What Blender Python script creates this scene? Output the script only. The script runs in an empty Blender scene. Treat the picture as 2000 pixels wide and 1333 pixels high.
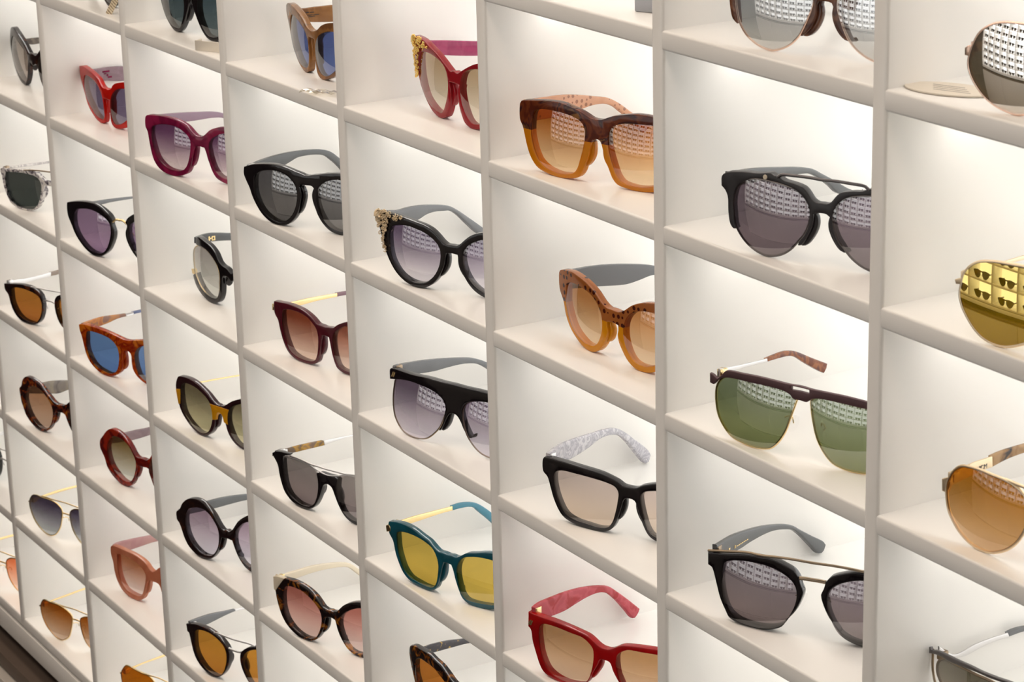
import bpy, bmesh, math, random
from mathutils import Vector, Matrix
from mathutils.geometry import delaunay_2d_cdt
random.seed(7)
scn = bpy.context.scene
COL = scn.collection
MM = 0.001

# ------------------------------------------------------------------ camera
cam_d = bpy.data.cameras.new('camera'); cam = bpy.data.objects.new('camera', cam_d); COL.objects.link(cam)
cam_d.sensor_fit = 'HORIZONTAL'; cam_d.sensor_width = 36.0
cam_d.lens = 4912.154 * 36.0 / 2000.0
cam_d.clip_start = 0.02
cam.matrix_world = (Matrix.Translation((2.50156, -0.84149, 0.29912))
                    @ Matrix.Rotation(1.03386575, 4, 'Z') @ Matrix.Rotation(1.25876407, 4, 'X') @ Matrix.Rotation(-0.02660727, 4, 'Z'))
cam_d.dof.use_dof = True; cam_d.dof.focus_distance = 1.75; cam_d.dof.aperture_fstop = 36.0
scn.camera = cam
# ------------------------------------------------------------------ view, world, lamps
scn.view_settings.view_transform = 'Standard'; scn.view_settings.look = 'None'
scn.view_settings.exposure = 0.0; scn.view_settings.gamma = 1.0; scn.view_settings.use_curve_mapping = False
wd = bpy.data.worlds.new('world'); scn.world = wd; wd.use_nodes = True
wd.node_tree.nodes['Background'].inputs[0].default_value = (1.0, 0.9, 0.8, 1)
wd.node_tree.nodes['Background'].inputs[1].default_value = 0.05
PANEL = 2.15        # luminous back panels of the display walls
def area(name, loc, rot, sx, sy, power, col):
    d = bpy.data.lights.new(name, 'AREA'); d.shape = 'RECTANGLE'; d.size = sx; d.size_y = sy
    d.energy = power; d.color = col
    o = bpy.data.objects.new(name, d); COL.objects.link(o); o.location = loc; o.rotation_euler = rot
    return o
area('ceiling_and_fill_light', (0.4, -0.52, 1.27), (0, 0, 0), 5.4, 0.30, 22.0, (1.0, 0.83, 0.68))
area('ceiling_and_fill_light', (-0.9, -1.20, 1.27), (0, 0, 0), 4.6, 0.30, 26.0, (1.0, 0.85, 0.72))  # added fill over the aisle to brighten the low left fronts

# ------------------------------------------------------------------ helpers
def lin(c):
    if isinstance(c, str): c = tuple(int(c[i:i+2], 16) for i in (0, 2, 4))
    return tuple(((x/255)/12.92 if x/255 <= .04045 else ((x/255+.055)/1.055)**2.4) for x in c)
def tag(o, label=None, cat=None, group=None, kind=None):
    if label: o['label'] = label
    if cat: o['category'] = cat
    if group: o['group'] = group
    if kind: o['kind'] = kind
    return o
def link(name, me, mat=None, parent=None):
    o = bpy.data.objects.new(name, me); COL.objects.link(o)
    if mat is not None: me.materials.append(mat)
    if parent is not None: o.parent = parent
    return o
def empty(name, loc=(0, 0, 0), rz=0.0):
    o = bpy.data.objects.new(name, None); COL.objects.link(o)
    o.location = loc; o.rotation_euler = (0, 0, rz); o.empty_display_size = 0.02
    return o
def finish(bm, name, mat, parent, smooth=True, angle=40):
    bmesh.ops.remove_doubles(bm, verts=bm.verts, dist=1e-6)
    bmesh.ops.recalc_face_normals(bm, faces=bm.faces)
    if smooth:
        for f in bm.faces: f.smooth = True
        for e in bm.edges:
            if len(e.link_faces) == 2 and e.calc_face_angle(0) > math.radians(angle): e.smooth = False
    me = bpy.data.meshes.new(name); bm.to_mesh(me); bm.free()
    return link(name, me, mat, parent)
def parse(s): return [(int(a)/10.0, int(b)/10.0) for a, b in (t.split(',') for t in s.split())]
def catmull(P, closed, step=1.6, corners=True):
    """smooth curve through P (centripetal), sampled about every `step` mm"""
    n = len(P); out = []
    segs = n if closed else n-1
    def corner(i):
        if not corners or (not closed and i in (0, n-1)): return False
        u = Vector(P[i % n])-Vector(P[(i-1) % n]); w = Vector(P[(i+1) % n])-Vector(P[i % n])
        return u.length > .05 and w.length > .05 and u.angle(w) > math.radians(55)
    for i in range(segs):
        p1 = Vector(P[i]); p2 = Vector(P[(i+1) % n])
        p0 = Vector(P[(i-1) % n]) if (closed or i > 0) else p1*2-p2
        p3 = Vector(P[(i+2) % n]) if (closed or i < n-2) else p2*2-p1
        if corner(i): p0 = p1*2-p2
        if corner((i+1) % n): p3 = p2*2-p1
        if (p2-p1).length < .05: continue
        t1 = max((p1-p0).length, .05)**.5; t2 = t1+max((p2-p1).length, .05)**.5; t3 = t2+max((p3-p2).length, .05)**.5
        m = max(1, int(round((p2-p1).length/step)))
        for k in range(m):
            t = t1+(t2-t1)*k/m
            A1 = p0*((t1-t)/t1)+p1*(t/t1); A2 = p1*((t2-t)/(t2-t1))+p2*((t-t1)/(t2-t1)); A3 = p2*((t3-t)/(t3-t2))+p3*((t-t2)/(t3-t2))
            B1 = A1*((t2-t)/t2)+A2*(t/t2); B2 = A2*((t3-t)/(t3-t1))+A3*((t-t1)/(t3-t1))
            out.append(tuple(B1*((t2-t)/(t2-t1))+B2*((t-t1)/(t2-t1))))
    if not closed: out.append(tuple(P[-1]))
    return out
def area2(P): return sum(P[i-1][0]*P[i][1]-P[i][0]*P[i-1][1] for i in range(len(P)))
def inset(P, d):
    """move a counter-clockwise loop inwards by d (outwards for a negative d)"""
    n = len(P); out = []
    for i in range(n):
        a = Vector(P[i-1]); b = Vector(P[i]); c = Vector(P[(i+1) % n])
        e1 = (b-a); e2 = (c-b)
        if e1.length < 1e-6 or e2.length < 1e-6: out.append(tuple(b)); continue
        n1 = Vector((-e1.y, e1.x)).normalized(); n2 = Vector((-e2.y, e2.x)).normalized()
        m = n1+n2
        if m.length < .3: m = n1
        m = m/max(m.length**2/2, .7)
        out.append((b.x+m.x*d, b.y+m.y*d))
    return out
def inside(P, x, y):
    c = False; j = len(P)-1
    for i in range(len(P)):
        xi, yi = P[i]; xj, yj = P[j]
        if (yi > y) != (yj > y) and x < (xj-xi)*(y-yi)/(yj-yi)+xi: c = not c
        j = i
    return c
def tri_fill(loops, grid):
    """triangles that fill loops[0] minus the others, with interior points every `grid` mm"""
    pts = []; edges = []
    for L in loops:
        b = len(pts); pts += [Vector(p) for p in L]; edges += [(b+i, b+(i+1) % len(L)) for i in range(len(L))]
    xs = [p[0] for p in loops[0]]; ys = [p[1] for p in loops[0]]
    if grid:
        shrunk = [inset(loops[0], 1.0)]+[inset(L, -1.0) for L in loops[1:]]
        x = min(xs)+grid/2
        while x < max(xs):
            y = min(ys)+grid/2
            while y < max(ys):
                if inside(shrunk[0], x, y) and not any(inside(h, x, y) for h in shrunk[1:]): pts.append(Vector((x, y)))
                y += grid
            x += grid
    vo, eo, fo, ov, oe, of = delaunay_2d_cdt(pts, edges, [], 0, 1e-5)
    tris = []
    for f in fo:
        cx = sum(vo[i][0] for i in f)/3; cy = sum(vo[i][1] for i in f)/3
        if inside(loops[0], cx, cy) and not any(inside(h, cx, cy) for h in loops[1:]): tris.append(tuple(f))
    return vo, tris
PROF = [(1.0, 0.0), (.5, .134), (.134, .5), (0.0, 1.0)]
def plate(name, outer, holes, th, mapf, mat, parent, b=0.9, bb=0.5, grid=4.0, zoff=0.0, smooth_angle=40):
    """solid plate with rounded rims: outline and holes in mm, bent into place by mapf(x, y, w)"""
    if area2(outer) < 0: outer = outer[::-1]
    holes = [h if area2(h) > 0 else h[::-1] for h in holes]
    b = min(b, th*.45); bb = min(bb, th*.45)
    bm = bmesh.new()
    def V(p, w): return bm.verts.new(tuple(c*MM for c in mapf(p[0], p[1], w)))
    levels = [(b*i, zoff-b*d) for i, d in PROF]+[(bb*i, zoff-th+bb*d) for i, d in PROF[::-1]]
    rings_first = []; rings_last = []
    for sgn, L in [(1, outer)]+[(-1, h) for h in holes]:
        prev = None
        for k, (ins, w) in enumerate(levels):
            Q = inset(L, sgn*ins)
            cur = [V(p, w) for p in Q]
            if prev:
                for i in range(len(L)):
                    j = (i+1) % len(L)
                    try: bm.faces.new((prev[i], prev[j], cur[j], cur[i]))
                    except ValueError: pass
            if k == 0: rings_first.append(Q)
            if k == len(levels)-1: rings_last.append(Q)
            prev = cur
    for loops, w in ((rings_first, zoff), (rings_last, zoff-th)):
        vo, tris = tri_fill(loops, grid)
        vs = [V(p, w) for p in vo]
        for t in tris:
            try: bm.faces.new([vs[i] for i in t])
            except ValueError: pass
    return finish(bm, name, mat, parent, True, smooth_angle)
def tube(name, pts, r, mat, parent, closed=False, n=8, flat=1.0):
    """round wire through 3-D points given in mm"""
    bm = bmesh.new(); P = [Vector(p) for p in pts]; N = len(P); rings = []
    for i in range(N):
        a = P[(i-1) % N] if (closed or i) else P[0]; c = P[(i+1) % N] if (closed or i < N-1) else P[-1]
        T = (c-a).normalized()
        up = Vector((0, 1, 0)) if abs(T.y) < .95 else Vector((0, 0, 1))
        s = T.cross(up).normalized(); u2 = s.cross(T).normalized()
        rings.append([bm.verts.new((P[i]+(s*math.cos(q)*r+u2*math.sin(q)*r*flat))*MM) for q in [2*math.pi*k/n for k in range(n)]])
    for i in range(N if closed else N-1):
        A = rings[i]; B = rings[(i+1) % N]
        for k in range(n):
            try: bm.faces.new((A[k], A[(k+1) % n], B[(k+1) % n], B[k]))
            except ValueError: pass
    if not closed:
        bm.faces.new(rings[0]); bm.faces.new(rings[-1])
    return finish(bm, name, mat, parent, True, 60)
_ball = {}
def ball(bm, c, r, sc=(1, 1, 1), seg=8, rot=None):
    if seg not in _ball:
        vs = [(0, 0, 1)]; rings = max(4, seg//2+1); fs = []
        for i in range(1, rings):
            t = math.pi*i/rings
            vs += [(math.sin(t)*math.cos(2*math.pi*k/seg), math.sin(t)*math.sin(2*math.pi*k/seg), math.cos(t)) for k in range(seg)]
        vs.append((0, 0, -1)); L = len(vs)-1
        for k in range(seg):
            q = (k+1) % seg
            fs.append((0, 1+k, 1+q)); fs.append((L, L-seg+q, L-seg+k))
            for i in range(rings-2):
                b = 1+i*seg; fs.append((b+k, b+seg+k, b+seg+q, b+q))
        _ball[seg] = (vs, fs)
    M = Matrix.Translation(Vector(c)*MM)
    if rot is not None: M = M @ rot
    M = M @ Matrix.Diagonal((r*sc[0]*MM, r*sc[1]*MM, r*sc[2]*MM, 1))
    V_ = [bm.verts.new(M @ Vector(v)) for v in _ball[seg][0]]
    for f in _ball[seg][1]: bm.faces.new([V_[i] for i in f])
def box_bm(bm, lo, hi):
    M = Matrix.Translation([(a+b)/2 for a, b in zip(lo, hi)]) @ Matrix.Diagonal([abs(b-a) for a, b in zip(lo, hi)]+[1])
    bmesh.ops.create_cube(bm, size=1, matrix=M)
def box(name, lo, hi, mat, parent=None, bevel=0.0, segs=3):
    bm = bmesh.new(); box_bm(bm, lo, hi)
    if bevel: bmesh.ops.bevel(bm, geom=list(bm.edges), offset=bevel, segments=segs, profile=.5, affect='EDGES')
    return finish(bm, name, mat, parent, bool(bevel), 35)

# ------------------------------------------------------------------ materials
def newmat(name):
    m = bpy.data.materials.new(name); m.use_nodes = True; nt = m.node_tree
    for n in list(nt.nodes): nt.nodes.remove(n)
    out = nt.nodes.new('ShaderNodeOutputMaterial')
    return m, nt, out
def principled(nt, col=(.8, .8, .8), rough=.3, metal=0.0, spec=.5, coat=0.0):
    p = nt.nodes.new('ShaderNodeBsdfPrincipled')
    p.inputs['Base Color'].default_value = (*col, 1); p.inputs['Roughness'].default_value = rough
    p.inputs['Metallic'].default_value = metal; p.inputs['Specular IOR Level'].default_value = spec
    p.inputs['Coat Weight'].default_value = coat; p.inputs['Coat Roughness'].default_value = .06
    return p
def simple(name, col, rough=.3, metal=0.0, spec=.5, coat=0.0):
    m, nt, out = newmat(name); p = principled(nt, lin(col) if not isinstance(col[0], float) else col, rough, metal, spec, coat)
    nt.links.new(p.outputs[0], out.inputs[0]); return m
def ramp(nt, fac, stops, interp='LINEAR'):
    r = nt.nodes.new('ShaderNodeValToRGB'); r.color_ramp.interpolation = interp
    el = r.color_ramp.elements
    while len(el) < len(stops): el.new(.5)
    for e, (p, c) in zip(el, stops): e.position = p; e.color = (*c, 1)
    nt.links.new(fac, r.inputs[0]); return r
def coords(nt): return nt.nodes.new('ShaderNodeTexCoord').outputs['Object']
def noise(nt, vec, scale, detail=2.0, dist=0.0, rough=.5):
    n = nt.nodes.new('ShaderNodeTexNoise'); n.inputs['Scale'].default_value = scale; n.inputs['Detail'].default_value = detail
    n.inputs['Distortion'].default_value = dist; n.inputs['Roughness'].default_value = rough
    nt.links.new(vec, n.inputs['Vector']); return n
def acetate(name, cols, stops=None, scale=90, dist=1.0, trans=0.0, rough=.13, split=None, low=None, motif=None, stretch=(1, 1, 1)):
    """polished acetate; several colours give a mottled sheet, `split` changes colour below that height (mm)"""
    m, nt, out = newmat(name); L = nt.links.new
    cols = [lin(c) for c in cols]; vec = coords(nt)
    mp = nt.nodes.new('ShaderNodeMapping'); mp.inputs['Scale'].default_value = stretch; L(vec, mp.inputs[0])
    if len(cols) > 1:
        nz = noise(nt, mp.outputs[0], scale, 2.5, dist)
        st = stops or [.38+.24*i/(len(cols)-1) for i in range(len(cols))]
        c = ramp(nt, nz.outputs[0], list(zip(st, cols))).outputs[0]
    else:
        rgb = nt.nodes.new('ShaderNodeRGB'); rgb.outputs[0].default_value = (*cols[0], 1); c = rgb.outputs[0]
    if motif:
        vo = nt.nodes.new('ShaderNodeTexVoronoi'); vo.inputs['Scale'].default_value = motif[1]; vo.inputs['Randomness'].default_value = .35
        L(vec, vo.inputs['Vector'])
        cmp_ = nt.nodes.new('ShaderNodeMath'); cmp_.operation = 'LESS_THAN'; cmp_.inputs[1].default_value = .3; L(vo.outputs['Distance'], cmp_.inputs[0])
        mx = nt.nodes.new('ShaderNodeMixRGB'); mx.inputs[2].default_value = (*lin(motif[0]), 1); L(cmp_.outputs[0], mx.inputs[0]); L(c, mx.inputs[1]); c = mx.outputs[0]
    if split is not None:
        sx = nt.nodes.new('ShaderNodeSeparateXYZ'); L(vec, sx.inputs[0])
        lt = nt.nodes.new('ShaderNodeMath'); lt.operation = 'LESS_THAN'; lt.inputs[1].default_value = split*MM; L(sx.outputs['Z'], lt.inputs[0])
        mx = nt.nodes.new('ShaderNodeMixRGB'); mx.inputs[2].default_value = (*lin(low), 1); L(lt.outputs[0], mx.inputs[0]); L(c, mx.inputs[1]); c = mx.outputs[0]
    p = principled(nt, rough=rough); L(c, p.inputs['Base Color'])
    if trans:
        t = nt.nodes.new('ShaderNodeBsdfTranslucent'); L(c, t.inputs[0])
        mix = nt.nodes.new('ShaderNodeMixShader'); mix.inputs[0].default_value = trans
        L(p.outputs[0], mix.inputs[1]); L(t.outputs[0], mix.inputs[2]); L(mix.outputs[0], out.inputs[0])
    else: L(p.outputs[0], out.inputs[0])
    return m
def lens_mat(name, top, bot, mirror=0.02, z0=8, z1=40, glosscol=(1, 1, 1), rough=0.0):
    """tinted sheet: the tint is graded with height as on graduated lenses; `mirror` is the strength of the coating"""
    m, nt, out = newmat(name); L = nt.links.new
    def T(c):
        g = sum(c)/3; c = tuple(.9*x+.1*g for x in c)
        return tuple(min(.97, max(.004, (x-.012)/b))**.5 for x, b in zip(lin(c), (.74, .69, .62)))
    sx = nt.nodes.new('ShaderNodeSeparateXYZ'); L(coords(nt), sx.inputs[0])
    mr = nt.nodes.new('ShaderNodeMapRange'); mr.inputs['From Min'].default_value = z0*MM; mr.inputs['From Max'].default_value = z1*MM
    L(sx.outputs['Z'], mr.inputs['Value'])
    tm = T(tuple((a*.55+b*.45) for a, b in zip(bot, top)))
    r = ramp(nt, mr.outputs[0], [(0.0, T(bot)), (.45, tm), (.95, T(top))])
    tr = nt.nodes.new('ShaderNodeBsdfTransparent'); L(r.outputs[0], tr.inputs[0])
    gl = nt.nodes.new('ShaderNodeBsdfGlossy'); gl.inputs['Roughness'].default_value = rough; gl.inputs[0].default_value = (*glosscol, 1)
    fr = nt.nodes.new('ShaderNodeFresnel'); fr.inputs[0].default_value = 1.6
    ma = nt.nodes.new('ShaderNodeMath'); ma.operation = 'MULTIPLY_ADD'; ma.inputs[1].default_value = 1-mirror; ma.inputs[2].default_value = mirror
    L(fr.outputs[0], ma.inputs[0])
    ge = nt.nodes.new('ShaderNodeNewGeometry')
    inv = nt.nodes.new('ShaderNodeMath'); inv.operation = 'SUBTRACT'; inv.inputs[0].default_value = 1.0; L(ge.outputs['Backfacing'], inv.inputs[1])
    mu = nt.nodes.new('ShaderNodeMath'); mu.operation = 'MULTIPLY'; L(ma.outputs[0], mu.inputs[0]); L(inv.outputs[0], mu.inputs[1])
    mix = nt.nodes.new('ShaderNodeMixShader'); L(mu.outputs[0], mix.inputs[0]); L(tr.outputs[0], mix.inputs[1]); L(gl.outputs[0], mix.inputs[2])
    L(mix.outputs[0], out.inputs[0]); return m
def lacquer(name, col, rough=.22):
    """painted board with a faint unevenness in the gloss"""
    m, nt, out = newmat(name); L = nt.links.new
    p = principled(nt, lin(col), rough, spec=.5); nz = noise(nt, coords(nt), 9, 4)
    r = ramp(nt, nz.outputs[0], [(.3, (rough*.8,)*3), (.7, (rough*1.3,)*3)]); L(r.outputs[0], p.inputs['Roughness'])
    n2 = noise(nt, coords(nt), 5, 3); c = lin(col)
    r2 = ramp(nt, n2.outputs[0], [(.3, tuple(x*.975 for x in c)), (.7, c)]); L(r2.outputs[0], p.inputs['Base Color'])
    L(p.outputs[0], out.inputs[0]); return m
def emitter(name, col, k):
    m, nt, out = newmat(name); e = nt.nodes.new('ShaderNodeEmission'); e.inputs[0].default_value = (*col, 1); e.inputs[1].default_value = k
    nt.links.new(e.outputs[0], out.inputs[0]); return m
BOARD = lacquer('white_lacquer', (248, 246, 242), .2)
PANELM = emitter('backlit_opal_panel', (1.0, .985, .955), PANEL)
LEDM = emitter('led_strip_light', (1.0, .97, .925), 9.6)
GAPM = simple('shade_dark_recess', (40, 32, 28), .6)  # near-black colour stands in for the shade in the gap
TOPM = simple('shade_brown_cabinet_top', (96, 82, 72), .5)  # darkened to brown so the colour carries shade under the fascia
BASEM = lacquer('grey_cabinet_lacquer', (196, 190, 182), .35)
PAINT = lacquer('dark_wall_paint', (92, 86, 80), .7)
FLOORM = lacquer('dark_floor_covering', (58, 50, 45), .5)
CEILM = lacquer('ceiling_paint', (170, 164, 156), .8)
MET = {'gold': simple('pale_gold_metal', (.86, .66, .34), .2, 1.0), 'silver': simple('silver_metal', (.66, .65, .65), .34, 1.0),
       'bronze': simple('bronze_metal', (.30, .23, .16), .3, 1.0), 'gun': simple('gunmetal', (.14, .13, .13), .3, 1.0),
       'rose': simple('rose_gold_metal', (.86, .62, .50), .22, 1.0), 'oldgold': simple('antique_gold_metal', (.80, .65, .45), .4, 1.0),
       'brightgold': simple('bright_gold_metal', (.95, .66, .20), .18, 1.0)}
AC = {
 'black': acetate('black_acetate', ['120e12'], rough=.1), 'mattblack': acetate('matt_black_plastic', ['1c171a'], rough=.38),
 'grey': acetate('black_acetate_grey_sheen', ['5a5c5e'], rough=.22), 'midgrey': acetate('grey_and_sheen_acetate', ['6b6d70'], rough=.25),  # on black pairs' temples the grey is grazing reflection put into the colour
 'blackmottle': acetate('black_marbled_acetate', ['0f0b0e', '150f13', '2c2022'], [.4, .58, .75], 120, 1.5),
 'havana': acetate('dark_havana_acetate', ['140c10', '1b0f10', '7a4416', 'c88a2a'], [.0, .55, .62, .72], 95, 1.2, .12),
 'havanablk': acetate('deep_havana_acetate', ['130b10', '1c0e10', '5a2c12'], [.0, .58, .72], 95, 1.2, .08),
 'havanared': acetate('red_havana_acetate', ['a03404', 'c4560c', '8a1f04', 'd87a1c'], None, 60, .8, .35),
 'tortbrown': acetate('brown_horn_acetate', ['40201c', '6e3a22', '2b1418', '8c5a34'], None, 55, 1.5, .2),
 'temple_tort': acetate('brown_tortoise_tip', ['7a3e22', 'a5643c', '6a4038'], None, 80, .8, .15),
 'yellowhorn': acetate('yellow_horn_acetate', ['6b5640', '9a7420', 'c09030', '7c6248'], None, 70, .8, .15),
 'speckle': acetate('gold_flecked_black_acetate', ['28242a', '3a363c', 'c09a40', 'e0b850'], [.0, .58, .64, .72], 160, 1.0),
 'orange': acetate('amber_acetate', ['5a2414', '7a3a1c', '3a1c20', '9a6838'], None, 45, 1.5, .25, split=28.0, low='d98a12'),
 'motif': acetate('brown_motif_acetate', ['b26a34', 'a4602e'], None, 40, .5, .2, split=26.0, low='dc9210', motif=('4a1c12', 190)),
 'pinkpat': acetate('apricot_patterned_acetate', ['d8a07c', 'e0aa88'], None, 60, .5, .2, motif=('a87458', 220)),
 'amber': acetate('clear_amber_acetate', ['dc8c14'], trans=.3),
 'marble': acetate('white_marbled_acetate', ['d4d2d8', 'b4b2bc', 'e2e0e4'], None, 110, 2.5, .2),
 'clearmarble': acetate('clear_and_charcoal_marbled_acetate', ['3c3440', '8e8890', 'e4e0de', 'f0ece8'], [.36, .45, .52, .65], 110, 2.0, .2),
 'clearlight': acetate('pale_marbled_acetate', ['b8b2b4', 'e8e4e0'], None, 150, 1.5, .2),
 'red': acetate('deep_red_acetate', ['a00c12', 'b81014'], None, 60, .5, .3), 'pinkred': acetate('pink_red_acetate', ['c44a58', 'd05a66', 'b8343c'], None, 70, .8, .3),
 'cherry': acetate('cherry_red_acetate', ['9c1a24'], trans=.12), 'pinktemple': acetate('rose_pink_acetate', ['a8446c', 'b85078'], trans=.15),
 'scarlet': acetate('scarlet_acetate', ['b8140c', 'cc1a10'], None, 60, .5, .25), 'mauve': acetate('mauve_grey_acetate', ['8c747e', '98808a'], trans=.1),
 'magenta': acetate('raspberry_acetate', ['8a1848', '7a1240', '9c2050'], None, 60, .6, .3), 'mauve2': acetate('dusty_mauve_acetate', ['93788a'], trans=.1),
 'burgundy': acetate('burgundy_acetate', ['4e1420']), 'burgtip': acetate('dusky_burgundy_tip', ['80606a']),
 'teal': acetate('dark_teal_acetate', ['0d4550', '125060'], None, 60, .5), 'tealtip': acetate('teal_temple_tip', ['3a7c92']),
 'bronzebrown': acetate('pearly_bronze_acetate', ['8c5e32', '9a6a3a', '7c5230'], None, 60, .6, .1, rough=.2),
 'plum': acetate('dark_plum_acetate', ['33151c', '2a1016'], None, 60, .5, .08), 'yellow': acetate('yellow_acetate', ['e0a020', 'd8940c'], None, 60, .5, .2),
 'oxblood': acetate('oxblood_acetate', ['7a1410', '5c0c0c', 'a02814'], None, 70, 1.0, .25), 'mauve3': acetate('smoky_mauve_acetate', ['8a7478', '7c666a'], None, 60, .5, .1),
 'pink': acetate('salmon_pink_acetate', ['d08c6c', 'c87e60'], None, 60, .6, .3), 'dustpink': acetate('dusty_pink_acetate', ['b8888a', 'c09490'], None, 60, .6, .25),
 'cream': acetate('cream_acetate', ['e8dcc4'], trans=.1, rough=.2), 'blue': acetate('slate_blue_tip', ['5a6488']),
 'taupe': acetate('taupe_tip', ['8c7c70']), 'matplum': simple('matt_plum_brown_metal', (84, 58, 62), .45, .3),
 'browntwo': acetate('brown_streaked_acetate', ['4a2a20', '6a4430', '8a5c44'], None, 60, 1.2, .15), 'greyhav': acetate('smoky_havana_acetate', ['5c544e', '746a62', '847868'], None, 70, .8, .1),
 'tortlight': acetate('light_tortoise_acetate', ['38302c', 'a07a50', 'b89468'], [.42, .5, .6], 70, .8, .15),
}
CLEAR = lens_mat('clear_silicone', (225, 220, 210), (225, 220, 210), .03)

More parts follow.
